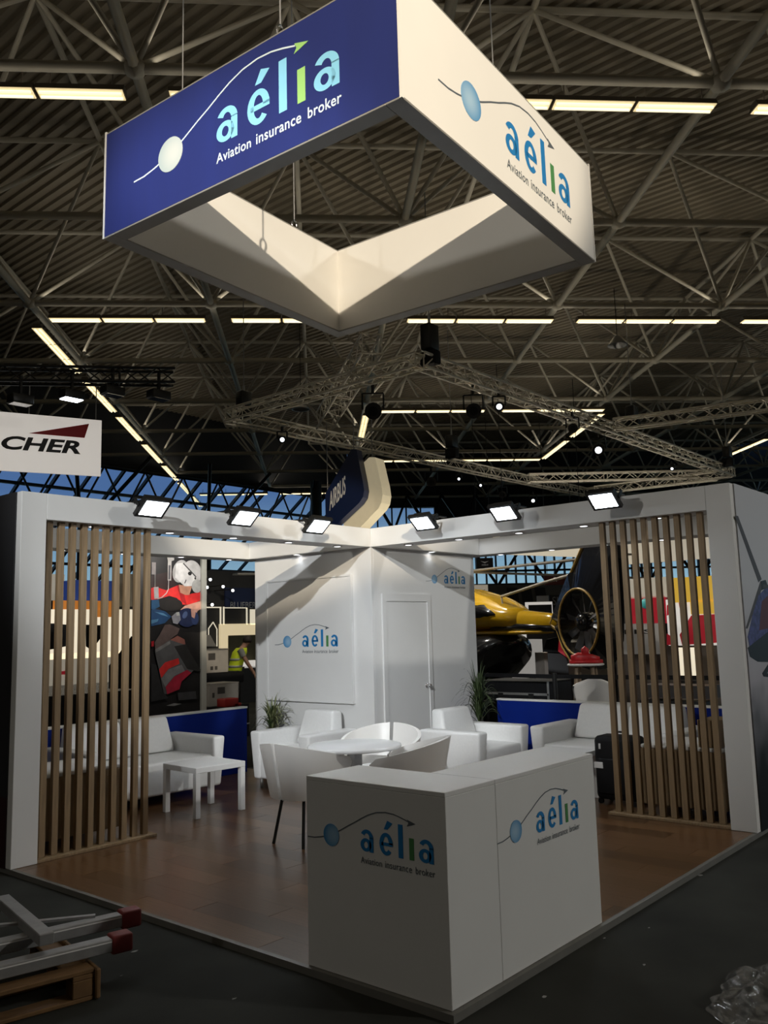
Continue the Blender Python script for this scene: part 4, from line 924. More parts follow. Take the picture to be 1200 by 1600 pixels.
# man in a hi-vis vest
def skin_mesh(name, vs, es, rad, lvl=1):
    me = bpy.data.meshes.new(name); me.from_pydata(vs, es, []); o = bpy.data.objects.new(name, me); COL.objects.link(o)
    md = o.modifiers.new('s', 'SKIN')
    for i, r in enumerate(rad): me.skin_vertices[0].data[i].radius = (r, r)
    me.skin_vertices[0].data[0].use_root = True
    sb = o.modifiers.new('b', 'SUBSURF'); sb.levels = lvl; sb.render_levels = lvl
    bpy.context.view_layer.update(); dg = bpy.context.evaluated_depsgraph_get()
    res = bpy.data.meshes.new_from_object(o.evaluated_get(dg)); bpy.data.objects.remove(o)
    for p in res.polygons: p.use_smooth = True
    return res
mp_ = (9.146, 12.500, 0.707)
MAN = thing('person', 'person in a yellow hi-vis vest bending over a bench beside the cabin', 'person', (mp_[0], mp_[1], FZ+.002), -.70)
V = [(0,0,.92),(.04,0,1.1),(.12,0,1.3),(.2,0,1.41),(.27,0,1.5),(.33,0,1.58)]; E_ = [(0,1),(1,2),(2,3),(3,4),(4,5)]; Rr = [.13,.125,.14,.055,.085,.07]
def chain(st, pts):
    for p, r in pts: V.append(p); Rr.append(r); E_.append((st, len(V)-1)); st = len(V)-1
    return st
for s in (-1, 1):
    w_ = chain(2, [((.13,s*.17,1.34),.062),((.26,s*.22,1.1),.045),((.4,s*.2,.88),.032),((.43,s*.2,.82),.034)])
    for f, (dx_, dy_) in enumerate(((.0,.035),(.03,.02),(.035,.005),(.03,-.012),(.02,-.026))): chain(w_, [((.44+dx_*.6,s*(.2+dy_),.78),.009),((.445+dx_*.8,s*(.2+dy_),.74-.004*f),.008)])
    k_ = chain(0, [((.0,s*.09,.86),.1),((.02,s*.11,.48),.065),((-.03,s*.11,.09),.045),((.12,s*.12,.04),.04)])
obj('body', skin_mesh('body', V, E_, Rr), M('skin', (.4,.22,.15,1), .6, var=.05), MAN)
def loft(parent, name, rings, mat, n=20):
    vs = []
    for c, rx, ry in rings:
        for i in range(n):
            a = 2*PI*i/n; vs.append((c[0]+rx*math.cos(a), c[1]+ry*math.sin(a), c[2]))
    fs = [(j*n+i, j*n+(i+1)%n, (j+1)*n+(i+1)%n, (j+1)*n+i) for j in range(len(rings)-1) for i in range(n)]
    mb = MB(); mb.add(vs, fs+[tuple(range(n-1,-1,-1)), tuple(range((len(rings)-1)*n, len(rings)*n))], True); return mb.build(name, mat, parent)
HIV = M('hi_vis_yellow', (.62,.72,.02,1), .6, emis=.05, ecol=(.8,1,.05,1), var=.06); SILV = M('reflective_band', (.45,.46,.42,1), .35, var=.05)
ves = loft(MAN, 'vest', [((.0,0,.84),.15,.2),((.03,0,1.0),.152,.195),((.07,0,1.15),.155,.2),((.12,0,1.3),.16,.21),((.16,0,1.39),.12,.16)], HIV)
for zc, xc in ((.97,.025),(1.12,.06)): loft(ves, 'reflective_band', [((xc-.008,0,zc),.157,.204),((xc+.008,0,zc+.05),.16,.207)], SILV)
for s in (-1, 1):
    MB().tube((.13,s*.17,1.35), (.2,s*.205,1.2), .075, 12, .065).build('sleeve', M('grey_shirt', (.25,.26,.24,1), .8, var=.05), MAN)
    mb = MB(); mb.tube((.0,s*.09,.9), (.02,s*.11,.48), .125, 12, .09); mb.tube((.02,s*.11,.48), (-.03,s*.11,.1), .09, 12, .07); mb.build('trouser_leg', DARK, MAN); obj('shoe', rbox(-.09,.19,s*.12-.05,s*.12+.05,.0,.1,.03), BLACK, MAN)
MB().lathe([(0,.1),(.06,.085),(.095,.03),(.1,-.02),(.085,-.06),(0,-.05)], (.285,0,1.56), 16).build('hair', M('dark_hair', (.03,.022,.018,1), .7, var=.2), MAN)

# ------------------------------------------------------------------ neighbouring stands seen on the right: helicopter
YEL = M('helicopter_yellow', (.62,.36,.01,1), .25, var=.05, coat=.5); HBLK = M('helicopter_black', (.01,.01,.011,1), .2, var=.1, coat=.5); GOLD = M('helicopter_gold_edge', (.42,.27,.07,1), .35, var=.08); BLADE = M('rotor_grey', (.2,.2,.21,1), .35, .3, var=.05)
HEL = thing('helicopter', 'yellow and black helicopter with shrouded tail rotor behind the right half wall', 'helicopter', (10.126,4.541,0), math.radians(63))
DC = 1.704
outl = [(-.123,2.977),(-.628,2.95),(-1.0,2.9),(-.95,1.9),(-.9,1.4),(-.66,1.05),(-.25,.92),(.25,1.0),(.55,1.3),(.72,1.6),(.92,1.69),(.74,1.95),(.3,2.5)]
def ray_out(a):
    dx_, dz_ = math.cos(a), math.sin(a); best = 9
    for i in range(len(outl)):
        (x1, z1), (x2, z2) = outl[i], outl[(i+1)%len(outl)]; z1 -= DC; z2 -= DC
        ex, ez = x2-x1, z2-z1; den = dx_*ez-dz_*ex
        if abs(den) < 1e-9: continue
        t_ = (x1*ez-z1*ex)/den; s_ = (x1*dz_-z1*dx_)/den
        if t_ > 0 and 0 <= s_ <= 1: best = min(best, t_)
    return best
N = 56; vs = []; ri = .54
for y_ in (.16, -.16):
    for kk in range(2):
        for i in range(N):
            a = 2*PI*i/N; r_ = ri if kk == 0 else max(ri+.05, ray_out(a)); yy = y_ if kk == 0 else y_*(.8 if r_ < .9 else .35)
            vs.append((r_*math.cos(a), yy, DC+r_*math.sin(a)))
fs = []
for i in range(N):
    j = (i+1)%N
    fs += [(i,j,N+j,N+i), (2*N+i,3*N+i,3*N+j,2*N+j), (i,2*N+i,2*N+j,j), (N+i,N+j,3*N+j,3*N+i)]
MB().add(vs, fs).build('tail_fin', HBLK, HEL)
mb = MB(); pts = [((ri+.02)*math.cos(2*PI*i/40), .165, DC+(ri+.02)*math.sin(2*PI*i/40)) for i in range(41)]; mb.path(pts, .022, 6); mb.build('duct_rim', GOLD, HEL)
MB().path([(-.115,.06,2.98),(.3,.07,2.5),(.74,.09,1.95),(.92,.1,1.69)], .03, 6).build('fin_edge', GOLD, HEL)
MB().path([(.92,.1,1.69),(.72,.11,1.58),(.56,.12,1.28),(.27,.12,.99)], .02, 6).build('fin_edge', GOLD, HEL)
MB().lathe([(0,.16),(.1,.16),(.15,.1),(.17,-.1),(.0,-.12)], (0,0,DC), 20, 'y').build('rotor_hub', HBLK, HEL)
for i in range(10):
    a = 2*PI*i/10+.2; c, s = math.cos(a), math.sin(a)
    def bp_(r_, t_): return (r_*c-t_*s, .03 if t_ > 0 else -.03, DC+r_*s+t_*c)
    MB().hexa([bp_(.15,-.03),bp_(.15,.03),bp_(.53,.055),bp_(.53,-.055)], [tuple(Vector(bp_(.15,-.03))+Vector((0,.012,0))),tuple(Vector(bp_(.15,.03))+Vector((0,.012,0))),tuple(Vector(bp_(.53,.055))+Vector((0,.012,0))),tuple(Vector(bp_(.53,-.055))+Vector((0,.012,0)))]).build('fan_blade', BLADE, HEL)
def loftx(parent, name, rings, mat, n=24, lo=0, hi=2*PI, p=2.4):
    vs = []; full = hi-lo > 6.28; m_ = n if full else n+1
    for x_, zc, ry, rz_ in rings:
        for i in range(m_):
            a = lo+(hi-lo)*i/n; c, s = math.cos(a), math.sin(a)
            vs.append((x_, ry*math.copysign(abs(c)**(2/p), c), zc+rz_*math.copysign(abs(s)**(2/p), s)))
    fs = []
    for j in range(len(rings)-1):
        for i in range(n):
            k_ = (i+1)%m_; fs.append((j*m_+i, j*m_+k_, (j+1)*m_+k_, (j+1)*m_+i))
    if full: fs += [tuple(range(m_-1,-1,-1)), tuple(range((len(rings)-1)*m_, len(rings)*m_))]
    mb = MB(); mb.add(vs, fs, True); return mb.build(name, mat, parent)
loftx(HEL, 'tail_boom', [(.6,1.7,.1,.13),(1.2,1.74,.14,.16),(2.0,1.78,.18,.19),(2.75,1.8,.24,.22)], YEL)
loftx(HEL, 'boom_stripe', [(.9,1.62,.125,.07),(2.0,1.66,.195,.085),(2.8,1.65,.27,.1)], HBLK, p=3)
loftx(HEL, 'boom_sill', [(1.2,1.55,.15,.03),(2.5,1.55,.26,.05),(3.6,1.55,.5,.06)], YEL, p=3)
loftx(HEL, 'engine_cowling', [(1.95,1.8,.18,.17),(2.3,1.84,.38,.2),(2.6,1.89,.5,.24),(3.0,1.94,.58,.33),(3.4,1.96,.62,.4),(3.9,2.0,.66,.46),(4.8,2.05,.7,.52),(5.6,2.0,.6,.42),(6.2,1.9,.3,.2)], YEL)
loftx(HEL, 'side_window', [(2.36,1.9,.42,.03),(2.52,1.92,.5,.12),(2.75,1.95,.575,.19),(3.1,1.97,.64,.22),(3.6,1.96,.69,.22),(4.2,1.95,.72,.14)], HBLK, p=2.6)
loftx(HEL, 'cabin', [(2.45,1.35,.3,.1),(2.7,1.2,.6,.35),(3.3,1.05,.8,.48),(4.5,1.0,.9,.55),(6.0,1.0,.85,.55),(7.0,.9,.5,.35),(7.3,.85,.1,.1)], HBLK)
for s in (-1, 1):
    mb = MB(); mb.path([(3.2,s*1.05,.1),(3.6,s*1.05,.03),(6.4,s*1.05,.03),(6.9,s*1.05,.15)], .04, 8); mb.build('skid', BLKM, HEL); mb = MB(); mb.path([(4,0,.5),(4,s*1.05,.03)], .03, 8); mb.path([(5.8,0,.5),(5.8,s*1.05,.03)], .03, 8); mb.build('skid_strut', BLKM, HEL)
MB().tube((4.4,0,2.4), (4.4,0,2.86), .12, 14, .09).build('rotor_mast', HBLK, HEL); MB().lathe([(0,.08),(.2,.05),(.25,0),(.2,-.06),(0,-.08)], (4.4,0,2.86), 18).build('rotor_head', HBLK, HEL)
def blade(ang, L, droop):
    c, s = math.cos(ang), math.sin(ang); mb = MB(); p = Vector((4.4+.25*c,.25*s,2.86)); q = Vector((4.4+L*c, L*s, 2.86-droop)); mb.bar(p, q, .26, .03); mb.build('rotor_blade', M('blade_beige', (.45,.42,.36,1), .4, var=.05), HEL)
blade(PI+.06, 5.2, .08); blade(PI/2+.15, 5.2, .1); blade(.1, 5.2, .1); blade(-PI/2+.1, 5.2, .1)
mb = MB(); mb.path([(2.6,.1,2.25),(2.55,.1,2.02)], .02, 6); mb.path([(2.6,.1,2.25),(1.2,.05,2.43),(.35,.02,2.52)], .028, 6); mb.build('tie_down_bar', M('tie_bar_beige', (.4,.36,.3,1), .5, var=.05), HEL)

# signs, banners and walls behind the helicopter
def rpanel(name, label, cat, a, b, th, mat, extra=None):
    # upright board facing the hall's entry side: runs from a (top left) to b (bottom right)
    a = Vector(a); b = Vector(b); r = Vector((b.x-a.x, b.y-a.y, 0)); L = r.length; r.normalize(); nrm = Vector((r.y, -r.x, 0))
    if nrm.dot(CAM_LOC-a) < 0: nrm = -nrm
    t = thing(name, label, cat, (a.x, a.y, b.z)); H = a.z-b.z
    MB().poly([(0,0),(L,0),(L,H),(0,H)], (0,0,0), r, (0,0,1), -nrm, th).build('panel', mat, t)
    if extra: extra(t, r, nrm, L, H)
    return t
def mark(t, r, nrm, pts, mat, lift=.004, name='print'): return MB().poly(pts, nrm*.001, r, (0,0,1), nrm, lift).build(name, mat, t)
def txt(t, r, nrm, s, x0, x1, z0, z1, mat, off=.01): mb = MB(); put_text(mb, s, x0, x1, z0, z1, nrm*.006, r, (0,0,1), nrm, off); mb.build('lettering', mat, t)
LTW = M('letter_white', (.6,.6,.6,1), .5, emis=.1, var=.02); LTK = M('letter_black', (.012,.012,.012,1), .5, var=.02)
def stand_legs(t, r, nrm, L, z): 
    for x_ in (.06, L-.06): MB().tube(r*x_-nrm*.05+Vector((0,0,0)), r*x_-nrm*.05+Vector((0,0,z)), .03, 6).build('post', BLKM, t)
def hung(t, r, nrm, L, H, top):
    for x_ in (.1*L, .9*L): MB().tube(r*x_-nrm*.02+Vector((0,0,H)), r*x_-nrm*.02+Vector((0,0,H+top)), .01, 5).build('hanger', BLKM, t)
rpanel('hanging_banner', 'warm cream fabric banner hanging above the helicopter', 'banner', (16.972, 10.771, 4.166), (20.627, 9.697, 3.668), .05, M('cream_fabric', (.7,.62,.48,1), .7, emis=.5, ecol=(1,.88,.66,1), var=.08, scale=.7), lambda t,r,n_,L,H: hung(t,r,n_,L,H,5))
rpanel('hanging_sign', 'small dark sign with white wings before the far facade', 'sign', (21.672, 14.616, 4.062), (22.099, 14.205, 3.627), .1, M('dark_sign', (.01,.012,.02,1), .5, var=.1), lambda t,r,n_,L,H: (mark(t,r,n_,[(L*.25,H*.75),(L*.5,H*.68),(L*.75,H*.75),(L*.5,H*.58)],LTW), txt(t,r,n_,'AIRBUS',L*.3,L*.7,H*.38,H*.5,LTW), hung(t,r,n_,L,H,6)))
rpanel('hanging_sign', 'dark red sign with a pale letter before the far facade', 'sign', (23.255, 12.886, 3.449), (24.053, 12.029, 3.065), .1, M('dark_red_sign', (.09,.012,.012,1), .5, var=.1), lambda t,r,n_,L,H: (txt(t,r,n_,'R',L*.28,L*.38,H*.3,H*.7,LTW), hung(t,r,n_,L,H,6)))
rpanel('wall_poster', 'cream poster with a dark wing emblem at the cabin edge', 'poster', (14.221, 9.644, 2.693), (14.487, 9.389, 2.421), .06, LITS, lambda t,r,n_,L,H: (mark(t,r,n_,[(L*.3,H*.6),(L*.55,H*.42),(L*.8,H*.6),(L*.72,H*.4),(L*.55,H*.25),(L*.38,H*.4)],LTK), MB().tube(r*L*.5-n_*.04+Vector((0,0,FZ-(14.487, 9.389, 2.421)[2])), r*L*.5-n_*.04, .03, 6).build('post', BLKM, t)))
def to_floor(zb):
    def f(t, r, nrm, L, H): MB().poly([(0,FZ-zb+.002),(L,FZ-zb+.002),(L,-.002),(0,-.002)], -nrm*.02, r, (0,0,1), -nrm, .05).build('foot', DARK, t)
    return f
def ex_sky(t, r, n_, L, H): txt(t,r,n_,'SKY',L*.1,L*.62,H*.15,H*.85,M('letter_grey', (.25,.25,.26,1), .5, var=.02),0); to_floor((19.592, 9.666, 2.205)[2])(t,r,n_,L,H)
rpanel('exhibition_wall', 'dark board with thin grey letters beside the tail rotor', 'wall panel', (18.997, 10.293, 2.540), (19.604, 9.652, 2.204), .06, KBRD, ex_sky)
rpanel('exhibition_wall', 'long grey wall with dark screens below the far facade', 'wall panel', (29.949, 20.554, 3.635), (37.378, 15.594, 0.550), .1, M('hall_grey_panel', (.07,.07,.072,1), .6, var=.15, scale=1), lambda t,r,n_,L,H: ([mark(t,r,n_,[(L*a,H*.72),(L*(a+.06),H*.72),(L*(a+.05),H*.95),(L*(a-.01),H*.95)],KBRD,.02,'dark_screen') for a in (.2,.28,.36)], to_floor((37.378, 15.594, 0.550)[2])(t,r,n_,L,H)))
rpanel('exhibition_wall', 'pale grey board left of the thin grey letters', 'wall panel', (17.892, 10.045, 2.495), (18.141, 9.824, 2.152), .06, M('pale_board', (.28,.28,.28,1), .6, var=.05), to_floor((18.141, 9.824, 2.152)[2]))
def ex_scr(t, r, n_, L, H): mark(t,r,n_,[(L*.1,H*.08),(L*.97,H*.08),(L*.97,H*.8),(L*.1,H*.8)],M('screen_slate', (.035,.04,.055,1), .3, var=.2),.006,'screen'); to_floor((17.337, 9.260, 1.925)[2])(t,r,n_,L,H)
rpanel('display_screen', 'white framed screen above the helicopter tail boom', 'screen', (16.828, 9.778, 2.299), (17.337, 9.260, 1.925), .06, WHTL, ex_scr)
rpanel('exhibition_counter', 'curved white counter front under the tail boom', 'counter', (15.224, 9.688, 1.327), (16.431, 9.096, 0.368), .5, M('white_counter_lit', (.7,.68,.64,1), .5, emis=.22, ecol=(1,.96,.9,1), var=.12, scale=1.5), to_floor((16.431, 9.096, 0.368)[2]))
rpanel('exhibition_wall', 'white wall with a blue strip under the tail boom', 'wall panel', (16.625, 10.168, 1.583), (17.243, 9.519, 1.222), .06, WHTL, lambda t,r,n_,L,H: (mark(t,r,n_,[(L*.08,0),(L*.15,0),(L*.15,H),(L*.08,H)],BLUC,.004,'blue_strip'), to_floor((17.243, 9.519, 1.222)[2])(t,r,n_,L,H)))
rpanel('exhibition_counter', 'grey brown low counter behind the bar table', 'counter', (11.932, 6.434, 1.135), (13.599, 5.365, 0.609), .4, M('taupe_board', (.3,.27,.24,1), .6, var=.08), to_floor((13.599, 5.365, 0.609)[2]))
# red display wedge
a = Vector((11.208, 5.711, 1.205)); t = thing('display_vehicle', 'small red and black racing vehicle nose under the tail rotor', 'vehicle', (a.x, a.y, FZ+.001)); hz = a.z-FZ
rr = Vector((.47,-.88,0)); nn = Vector((-.88,-.47,0))
MB().poly([(-.28,hz-.02),(-.2,hz+.2),(.02,hz+.24),(.1,hz-.05)], (0,0,0), rr, (0,0,1), -nn, .5).build('black_nose', BLACK, t); MB().poly([(.03,hz+.22),(.1,hz+.14),(.3,hz-.12),(.16,hz-.14),(.0,hz-.02)], nn*.01, rr, (0,0,1), -nn, .48).build('red_flank', REDP, t); MB().poly([(-.2,0),(.2,0),(.16,hz-.06),(-.2,hz-.03)], -nn*.1, rr, (0,0,1), -nn, .3).build('stand', DARK, t)
# black flight cases, barrier, bar table
def case(label, a, b, dp):
    a = Vector(a); b = Vector(b); w_ = abs(b.y-a.y); t = thing('flight_case', label, 'case', (a.x, (a.y+b.y)/2, FZ+.001)); H = a.z-FZ
    obj('body', rbox(0,dp,-w_/2,w_/2,0,H-.02,.008,1), BLACK, t); obj('lid', rbox(-.004,dp,-w_/2-.004,w_/2+.004,H-.018,H,.006,1), BLACK, t)
    zb_ = b.z-FZ; MB().box(-.012,-.001,-w_/2,w_/2,zb_-.02,zb_+.01).build('edge', ALU, t); MB().box(-.012,-.001,-w_/2-.006,-w_/2+.02,0,H).build('edge', ALU, t)
    for s in (-.25, .2): MB().box(-.016,-.001,s*w_-.04,s*w_+.04,H*.78,H*.84).build('handle', BLKM, t)
case('long black flight case behind the right half wall', (6.700, 4.370, 0.949), (6.700, 3.336, 0.789), .6)
p = Vector((6.450, 3.104, 1.071)); t = thing('barrier_post', 'black barrier post with a stretched belt behind the right half wall', 'barrier', (p.x,p.y,FZ+.001)); h = p.z-FZ
MB().tube((0,0,.02), (0,0,h), .03, 12).build('post', BLKM, t); MB().lathe([(0,0),(.17,0),(.17,.012),(.05,.03),(0,.03)], n=20).build('foot', BLKM, t); mb = MB(); mb.bar((0,.03,h-.04), (.2,1.9,h-.04), .006, .05); mb.bar((0,-.03,h-.04), (.2,-2.2,h-.04), .006, .05); mb.build('belt', BLACK, t)
p = Vector((8.152, 3.561, 1.109)); BT = thing('bar_table', 'round bar table with splayed wooden legs behind the right half wall', 'table', (p.x,p.y,FZ+.001)); h = p.z-FZ
MB().lathe([(0,h-.03),(.24,h-.03),(.26,h-.02),(.26,h-.004),(.25,h),(0,h)], n=32).build('table_top', WHITE, BT)
LEGW = M('beech_leg', (.28,.2,.13,1), .6, var=.15, scale=8)
for i in range(4):
    a = PI/4+i*PI/2+.3; MB().tube((.15*math.cos(a),.15*math.sin(a),h-.03), (.27*math.cos(a),.27*math.sin(a),0), .03, 10, .024).build('leg', LEGW, BT)
t = thing('red_shoe', 'red and white sport shoe shaped trophy lying on the bar table', 'shoe', (p.x,p.y,p.z+.001), -1.0); RSH = M('shoe_red', (.5,.015,.02,1), .4, var=.2, scale=12)
loftx(t, 'sole', [(-.22,.03,.05,.028),(-.1,.03,.07,.03),(.1,.03,.075,.03),(.24,.028,.05,.025)], RSH); loftx(t, 'upper', [(-.2,.07,.045,.05),(-.1,.09,.06,.07),(.05,.085,.065,.06),(.2,.06,.05,.035)], RSH); loftx(t, 'collar', [(-.05,.16,.04,.05),(.0,.19,.045,.06),(.05,.16,.04,.05)], RSH)
mb = MB(); mb.path([(-.02,.05,.1),(.03,.052,.2),(.08,.05,.12),(.14,.045,.06)], .008, 5); mb.build('trim', WHITE, t)
p = Vector((7.600, 3.189, 0.940)); t = thing('shell_chair', 'white rounded shell chair behind the bar table', 'chair', (p.x,p.y,FZ+.001), -1.2); h = p.z-FZ
vs = []; n_ = 14
for inn in (0, 1):
    for i in range(n_+1):
        a = -1.35+2.7*i/n_
        for z_, r_ in ((.42,.2),(.6,.25),(h-.03-.12*abs(a)/1.35,.28),(h-.1*abs(a)/1.35,.275)): vs.append(((r_-.02*inn)*math.sin(a), (r_-.02*inn)*math.cos(a), z_))
fs = []; S_ = (n_+1)*4
for i in range(n_):
    for j in range(3): fs += [(i*4+j,(i+1)*4+j,(i+1)*4+j+1,i*4+j+1), (S_+i*4+j,S_+i*4+j+1,S_+(i+1)*4+j+1,S_+(i+1)*4+j)]
    fs += [(i*4+3,(i+1)*4+3,S_+(i+1)*4+3,S_+i*4+3), (i*4,S_+i*4,S_+(i+1)*4,(i+1)*4)]
mb = MB(); mb.add(vs, fs, True); mb.build('back_shell', SHELL, t); MB().lathe([(0,.4),(.19,.4),(.21,.42),(.19,.45),(0,.46)], n=24).build('seat', SHELL, t)
for i in range(4): a = PI/4+i*PI/2; MB().tube((.12*math.cos(a),.12*math.sin(a),.4), (.24*math.cos(a),.24*math.sin(a),0), .014, 8).build('leg', LEGW, t)
# coloured stands behind the right slats
def xb(t, name, a, b, mat, th=.08): return pbox(t, name, a, b, th, mat, 'x')
t = thing('exhibition_wall', 'white stand wall with red graphic and dark letters behind the right slats', 'wall panel')
xb(t, 'panel', (11.500, 4.674, 1.659), (11.500, 3.781, 1.119), M('off_white_wall', (.5,.48,.45,1), .6, emis=.1, var=.04)); xb(t, 'red_panel', (11.500, 4.482, 2.124), (11.500, 3.719, 1.647), REDP); xb(t, 'cream_panel', (11.500, 4.621, 2.454), (11.500, 3.686, 2.100), LITS); xb(t, 'plinth', (11.500, 4.711, 1.110), (11.500, 3.843, 0.269), M('taupe_plinth', (.12,.1,.09,1), .6, var=.1))  # off-white panel has a slight glow in its material
mb = MB(); a, b = (11.480, 4.505, 1.473), (11.480, 3.984, 1.553); put_text(mb, 'LES', 0, abs(b[1]-a[1]), 0, b[2]-a[2], (11.48,a[1],a[2]), (0,-1,0), (0,0,1), (-1,0,0), .01); mb.build('lettering', LTK, t)
MB().lathe([(0,0),(.09,0),(.09,.01),(0,.01)], (11.485,(11.500, 4.079, 2.004)[1],(11.500, 4.079, 2.004)[2]), 20, 'x').build('turquoise_disc', M('turquoise', (.1,.6,.6,1), .5, emis=.1, var=.05), t)
t = thing('exhibition_wall', 'yellow boards above a red and white print behind the right slats', 'wall panel')
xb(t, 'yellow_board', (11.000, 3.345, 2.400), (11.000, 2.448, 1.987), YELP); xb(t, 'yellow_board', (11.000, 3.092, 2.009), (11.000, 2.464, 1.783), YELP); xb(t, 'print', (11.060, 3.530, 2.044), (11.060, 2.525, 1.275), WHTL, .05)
for pts in (((11.000, 3.512, 1.946), (11.000, 3.373, 2.026), (11.000, 3.422, 1.815), (11.000, 3.524, 1.775)), ((11.000, 3.307, 2.023), (11.000, 3.162, 1.933), (11.000, 3.295, 1.895)), ((11.000, 3.546, 1.477), (11.000, 3.378, 1.369), (11.000, 3.449, 1.285), (11.000, 3.560, 1.286)), ((11.000, 3.328, 1.452), (11.000, 3.110, 1.763), (11.000, 2.464, 1.783), (11.000, 2.500, 1.327), (11.000, 3.297, 1.283))):
    MB().poly([(-q[1], q[2]) for q in pts], (11.055,0,0), (0,-1,0), (0,0,1), (-1,0,0), .006).build('red_print', REDP, t)
xb(t, 'plinth', (11.060, 3.586, 1.274), (11.060, 2.598, 0.346), MATS['taupe_plinth'])
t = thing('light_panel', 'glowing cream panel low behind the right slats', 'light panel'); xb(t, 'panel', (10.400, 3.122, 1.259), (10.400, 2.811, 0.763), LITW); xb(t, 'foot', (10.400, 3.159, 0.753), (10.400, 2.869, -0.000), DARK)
t = thing('exhibition_wall', 'yellow board beside the tail fin behind the first right slats', 'wall panel'); xb(t, 'yellow_board', (12.500, 5.226, 2.604), (12.500, 4.885, 2.141), YELP); xb(t, 'foot', (12.500, 5.256, 2.151), (12.500, 5.022, 0.149), KBRD)
t = thing('exhibition_wall', 'pale fascia strip across the top behind the right slats', 'wall panel'); xb(t, 'panel', (13.000, 5.290, 3.228), (13.000, 3.067, 2.829), LITS)
for y_ in ((13.000, 5.290, 3.228)[1]-.1, (13.000, 3.067, 2.829)[1]+.1): MB().box(13,13.08,y_-.04,y_+.04,FZ+.001,(13.000, 5.306, 2.997)[2]).build('post', DARK, t)
t = thing('barrier_rail', 'dark equipment rack low behind the right slats', 'rack'); xb(t, 'panel', (8.000, 2.695, 0.840), (8.000, 1.763, 0.675), M('rack_dark', (.05,.045,.045,1), .5, var=.2), .4); xb(t, 'foot', (8.000, 2.708, 0.641), (8.000, 1.823, -0.097), KBRD, .4)

# ------------------------------------------------------------------ foreground on the hall floor
PAL = M('raw_pallet_wood', (.16,.085,.03,1), .7, var=.25, scale=10, stretch=(1,6,1))
LAD_R = (Vector((-.563,1.723,0))-Vector((-1.106,1.838,0))).normalized(); LAD_N = Vector((-LAD_R.y, LAD_R.x, 0))
# pallet
E_P = Vector((-.79,1.5,FZ+.001))
t = thing('pallet', 'raw wooden pallet lying under the ladder at the lower left', 'pallet', E_P, math.atan2(LAD_R.y, LAD_R.x))
for y_ in (.0, .3, .6):
    obj('bottom_board', rbox(-1.15,-.02,y_,y_+.1,.0,.02,.004,1), PAL, t); obj('top_board', rbox(-1.15,-.02,y_,y_+.1,.12,.142,.004,1), PAL, t)
for x_ in (-1.1,-.6,-.12):
    for y_ in (.0,.3,.6): obj('block', rbox(x_,x_+.1,y_,y_+.1,.021,.0975,.004,1), PAL, t)
    obj('stringer', rbox(x_,x_+.1,0,.7,.098,.1195,.003,1), PAL, t)
obj('end_board', rbox(-.018,.006,-.02,.74,.005,.14,.006,1), PAL, t)
# ladder
zt = .125
t = thing('ladder', 'aluminium ladder with red plastic feet lying at the lower left', 'ladder', (-.52,1.73,FZ), math.atan2(LAD_R.y, LAD_R.x)); LADM = M('ladder_aluminium', (.3,.3,.3,1), .45, .5, var=.1, scale=20); RUB = M('red_rubber', (.19,.022,.02,1), .6, var=.1)
for lev, y_, xo in ((zt+.065, .02, .0), (zt+.02, -.17, -.12)):
    for yy, far in ((y_, 0), (y_+.36, 1)):
        zz = lev+.02; xe = xo-.8*far
        obj('rail', rbox(-2.2+xo, xe, yy-.036, yy+.036, zz, zz+.06, .004, 1), LADM, t)
        if not far: obj('rubber_foot', rbox(xe-.005, .1+xe, yy-.044, yy+.044, zz-.014, zz+.073, .012), RUB, t)
        MB().box(-2.2+xo, xe-.006, yy-.0375, yy-.036, zz+.046, zz+.052).build('rail_bright_line', WHITE, t)  # white strip draws the bright line along the rail edge
    for x_ in (-.62,-.92,-1.22,-1.52): obj('rung', rbox(x_+xo-.018, x_+xo+.018, y_-.05, y_+.39, lev+.03, lev+.066, .003, 1), LADM, t)
mb = MB(); mb.bar((-.12,.05,zt+.15), (-.55,.2,zt+.16), .03, .012); mb.build('brace', LADM, t)
obj('cross_tube', rbox(-.47,-.4,-.2,.6,zt+.142,zt+.195,.004,1), LADM, t)
# plastic wrap heap
rnd = random.Random(4); bm = bmesh.new(); bmesh.ops.create_grid(bm, x_segments=70, y_segments=70, size=.5)
from mathutils import noise
for v in bm.verts:
    x_, y_ = v.co.x*2, v.co.y*2
    dx_, dy_ = x_*math.sqrt(1-y_*y_/2), y_*math.sqrt(1-x_*x_/2); r_ = math.hypot(dx_, dy_); e_ = max(0, 1-r_**2.4); an = math.atan2(dy_, dx_)
    rad = .46*(1+.16*noise.noise(Vector((math.cos(an)*1.7, math.sin(an)*1.7, 2)))+.06*noise.noise(Vector((math.cos(an)*6, math.sin(an)*6, 5))))
    px_, py_ = dx_*rad, dy_*rad
    h_ = .2*e_*(.35+1.1*abs(noise.noise(Vector((px_*3,py_*6,1.3)))))+.08*e_*abs(noise.noise(Vector((px_*4+py_*2,py_*19,4))))+.02*e_*abs(noise.noise(Vector((px_*9,py_*45,9))))
    v.co = (px_, py_, h_+.002)
me = bpy.data.meshes.new('plastic_wrap'); bm.to_mesh(me); bm.free()
for p_ in me.polygons: p_.use_smooth = True
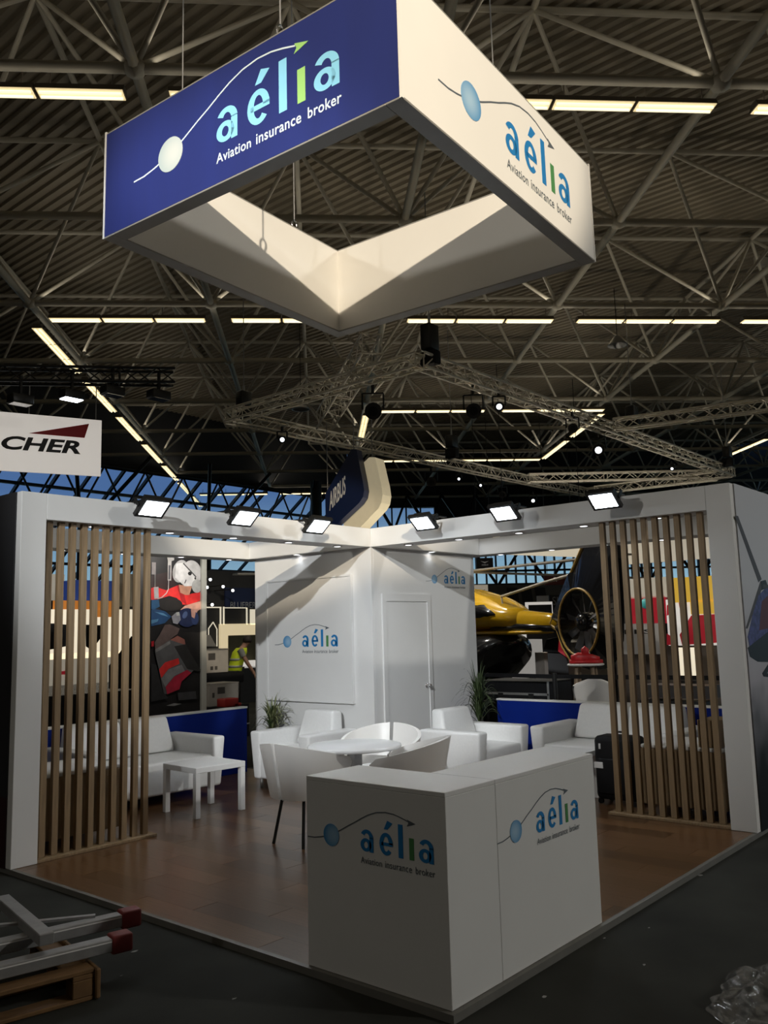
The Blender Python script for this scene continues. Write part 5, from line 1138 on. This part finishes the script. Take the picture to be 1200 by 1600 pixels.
pm_ = bpy.data.materials.new('clear_film'); pm_.use_nodes = True; n = pm_.node_tree; n.nodes.clear(); out = n.nodes.new('ShaderNodeOutputMaterial'); mx = n.nodes.new('ShaderNodeMixShader'); tr = n.nodes.new('ShaderNodeBsdfTransparent'); pb = n.nodes.new('ShaderNodeBsdfPrincipled')
pb.inputs['Base Color'].default_value = (.35,.35,.34,1); pb.inputs['Roughness'].default_value = .12; nz = n.nodes.new('ShaderNodeTexNoise'); nz.inputs['Scale'].default_value = 14; rp = n.nodes.new('ShaderNodeValToRGB'); rp.color_ramp.elements[0].position = .35; rp.color_ramp.elements[0].color = (.1,.1,.1,1); rp.color_ramp.elements[1].position = .7; rp.color_ramp.elements[1].color = (.6,.6,.6,1)
n.links.new(nz.outputs[0], rp.inputs[0]); n.links.new(rp.outputs[0], mx.inputs[0]); n.links.new(tr.outputs[0], mx.inputs[1]); n.links.new(pb.outputs[0], mx.inputs[2]); n.links.new(mx.outputs[0], out.inputs[0])
o = tag(obj('plastic_wrap', me, pm_), 'crumpled clear plastic film on the floor at the lower right', 'plastic film'); o.location = (1.06,-1.2,FZ+.001); o.rotation_euler = (0,0,.7)
# scraps of paper on the floor
SCR = M('paper_scrap', (.3,.3,.29,1), .8, var=.1)
for i, (p, sz, lab) in enumerate((((-0.334, 1.892, -0.034), .022, 'white scrap on the floor right of the ladder foot'), ((-0.567, 1.651, -0.034), .01, 'tiny white crumb left of the counter'), ((-0.402, 0.975, -0.034), .013, 'pale crumb on the floor before the counter'), ((0.476, -0.163, -0.034), .02, 'pale scrap on the floor right of the counter corner'), ((1.331, -0.041, -0.034), .012, 'small white crumb beside the right platform edge'), ((1.102, -0.369, -0.034), .013, 'grey crumb in the open floor on the right'), ((1.622, -0.165, -0.034), .009, 'tiny bright speck near the right platform edge'), ((2.785, -0.015, -0.034), .03, 'pale dusty scrap close to the right platform edge'))):
    rn = random.Random(i); k = 7; pts = [(sz*rn.uniform(.5,1.2)*math.cos(2*PI*j/k), sz*rn.uniform(.3,.7)*math.sin(2*PI*j/k)) for j in range(k)]
    s = tag(MB().poly(pts, (0,0,0), (1,0,0), (0,1,0), (0,0,1), .002).build('paper_scrap', SCR), lab, 'scrap'); s.location = (p[0], p[1], FZ+.0005)
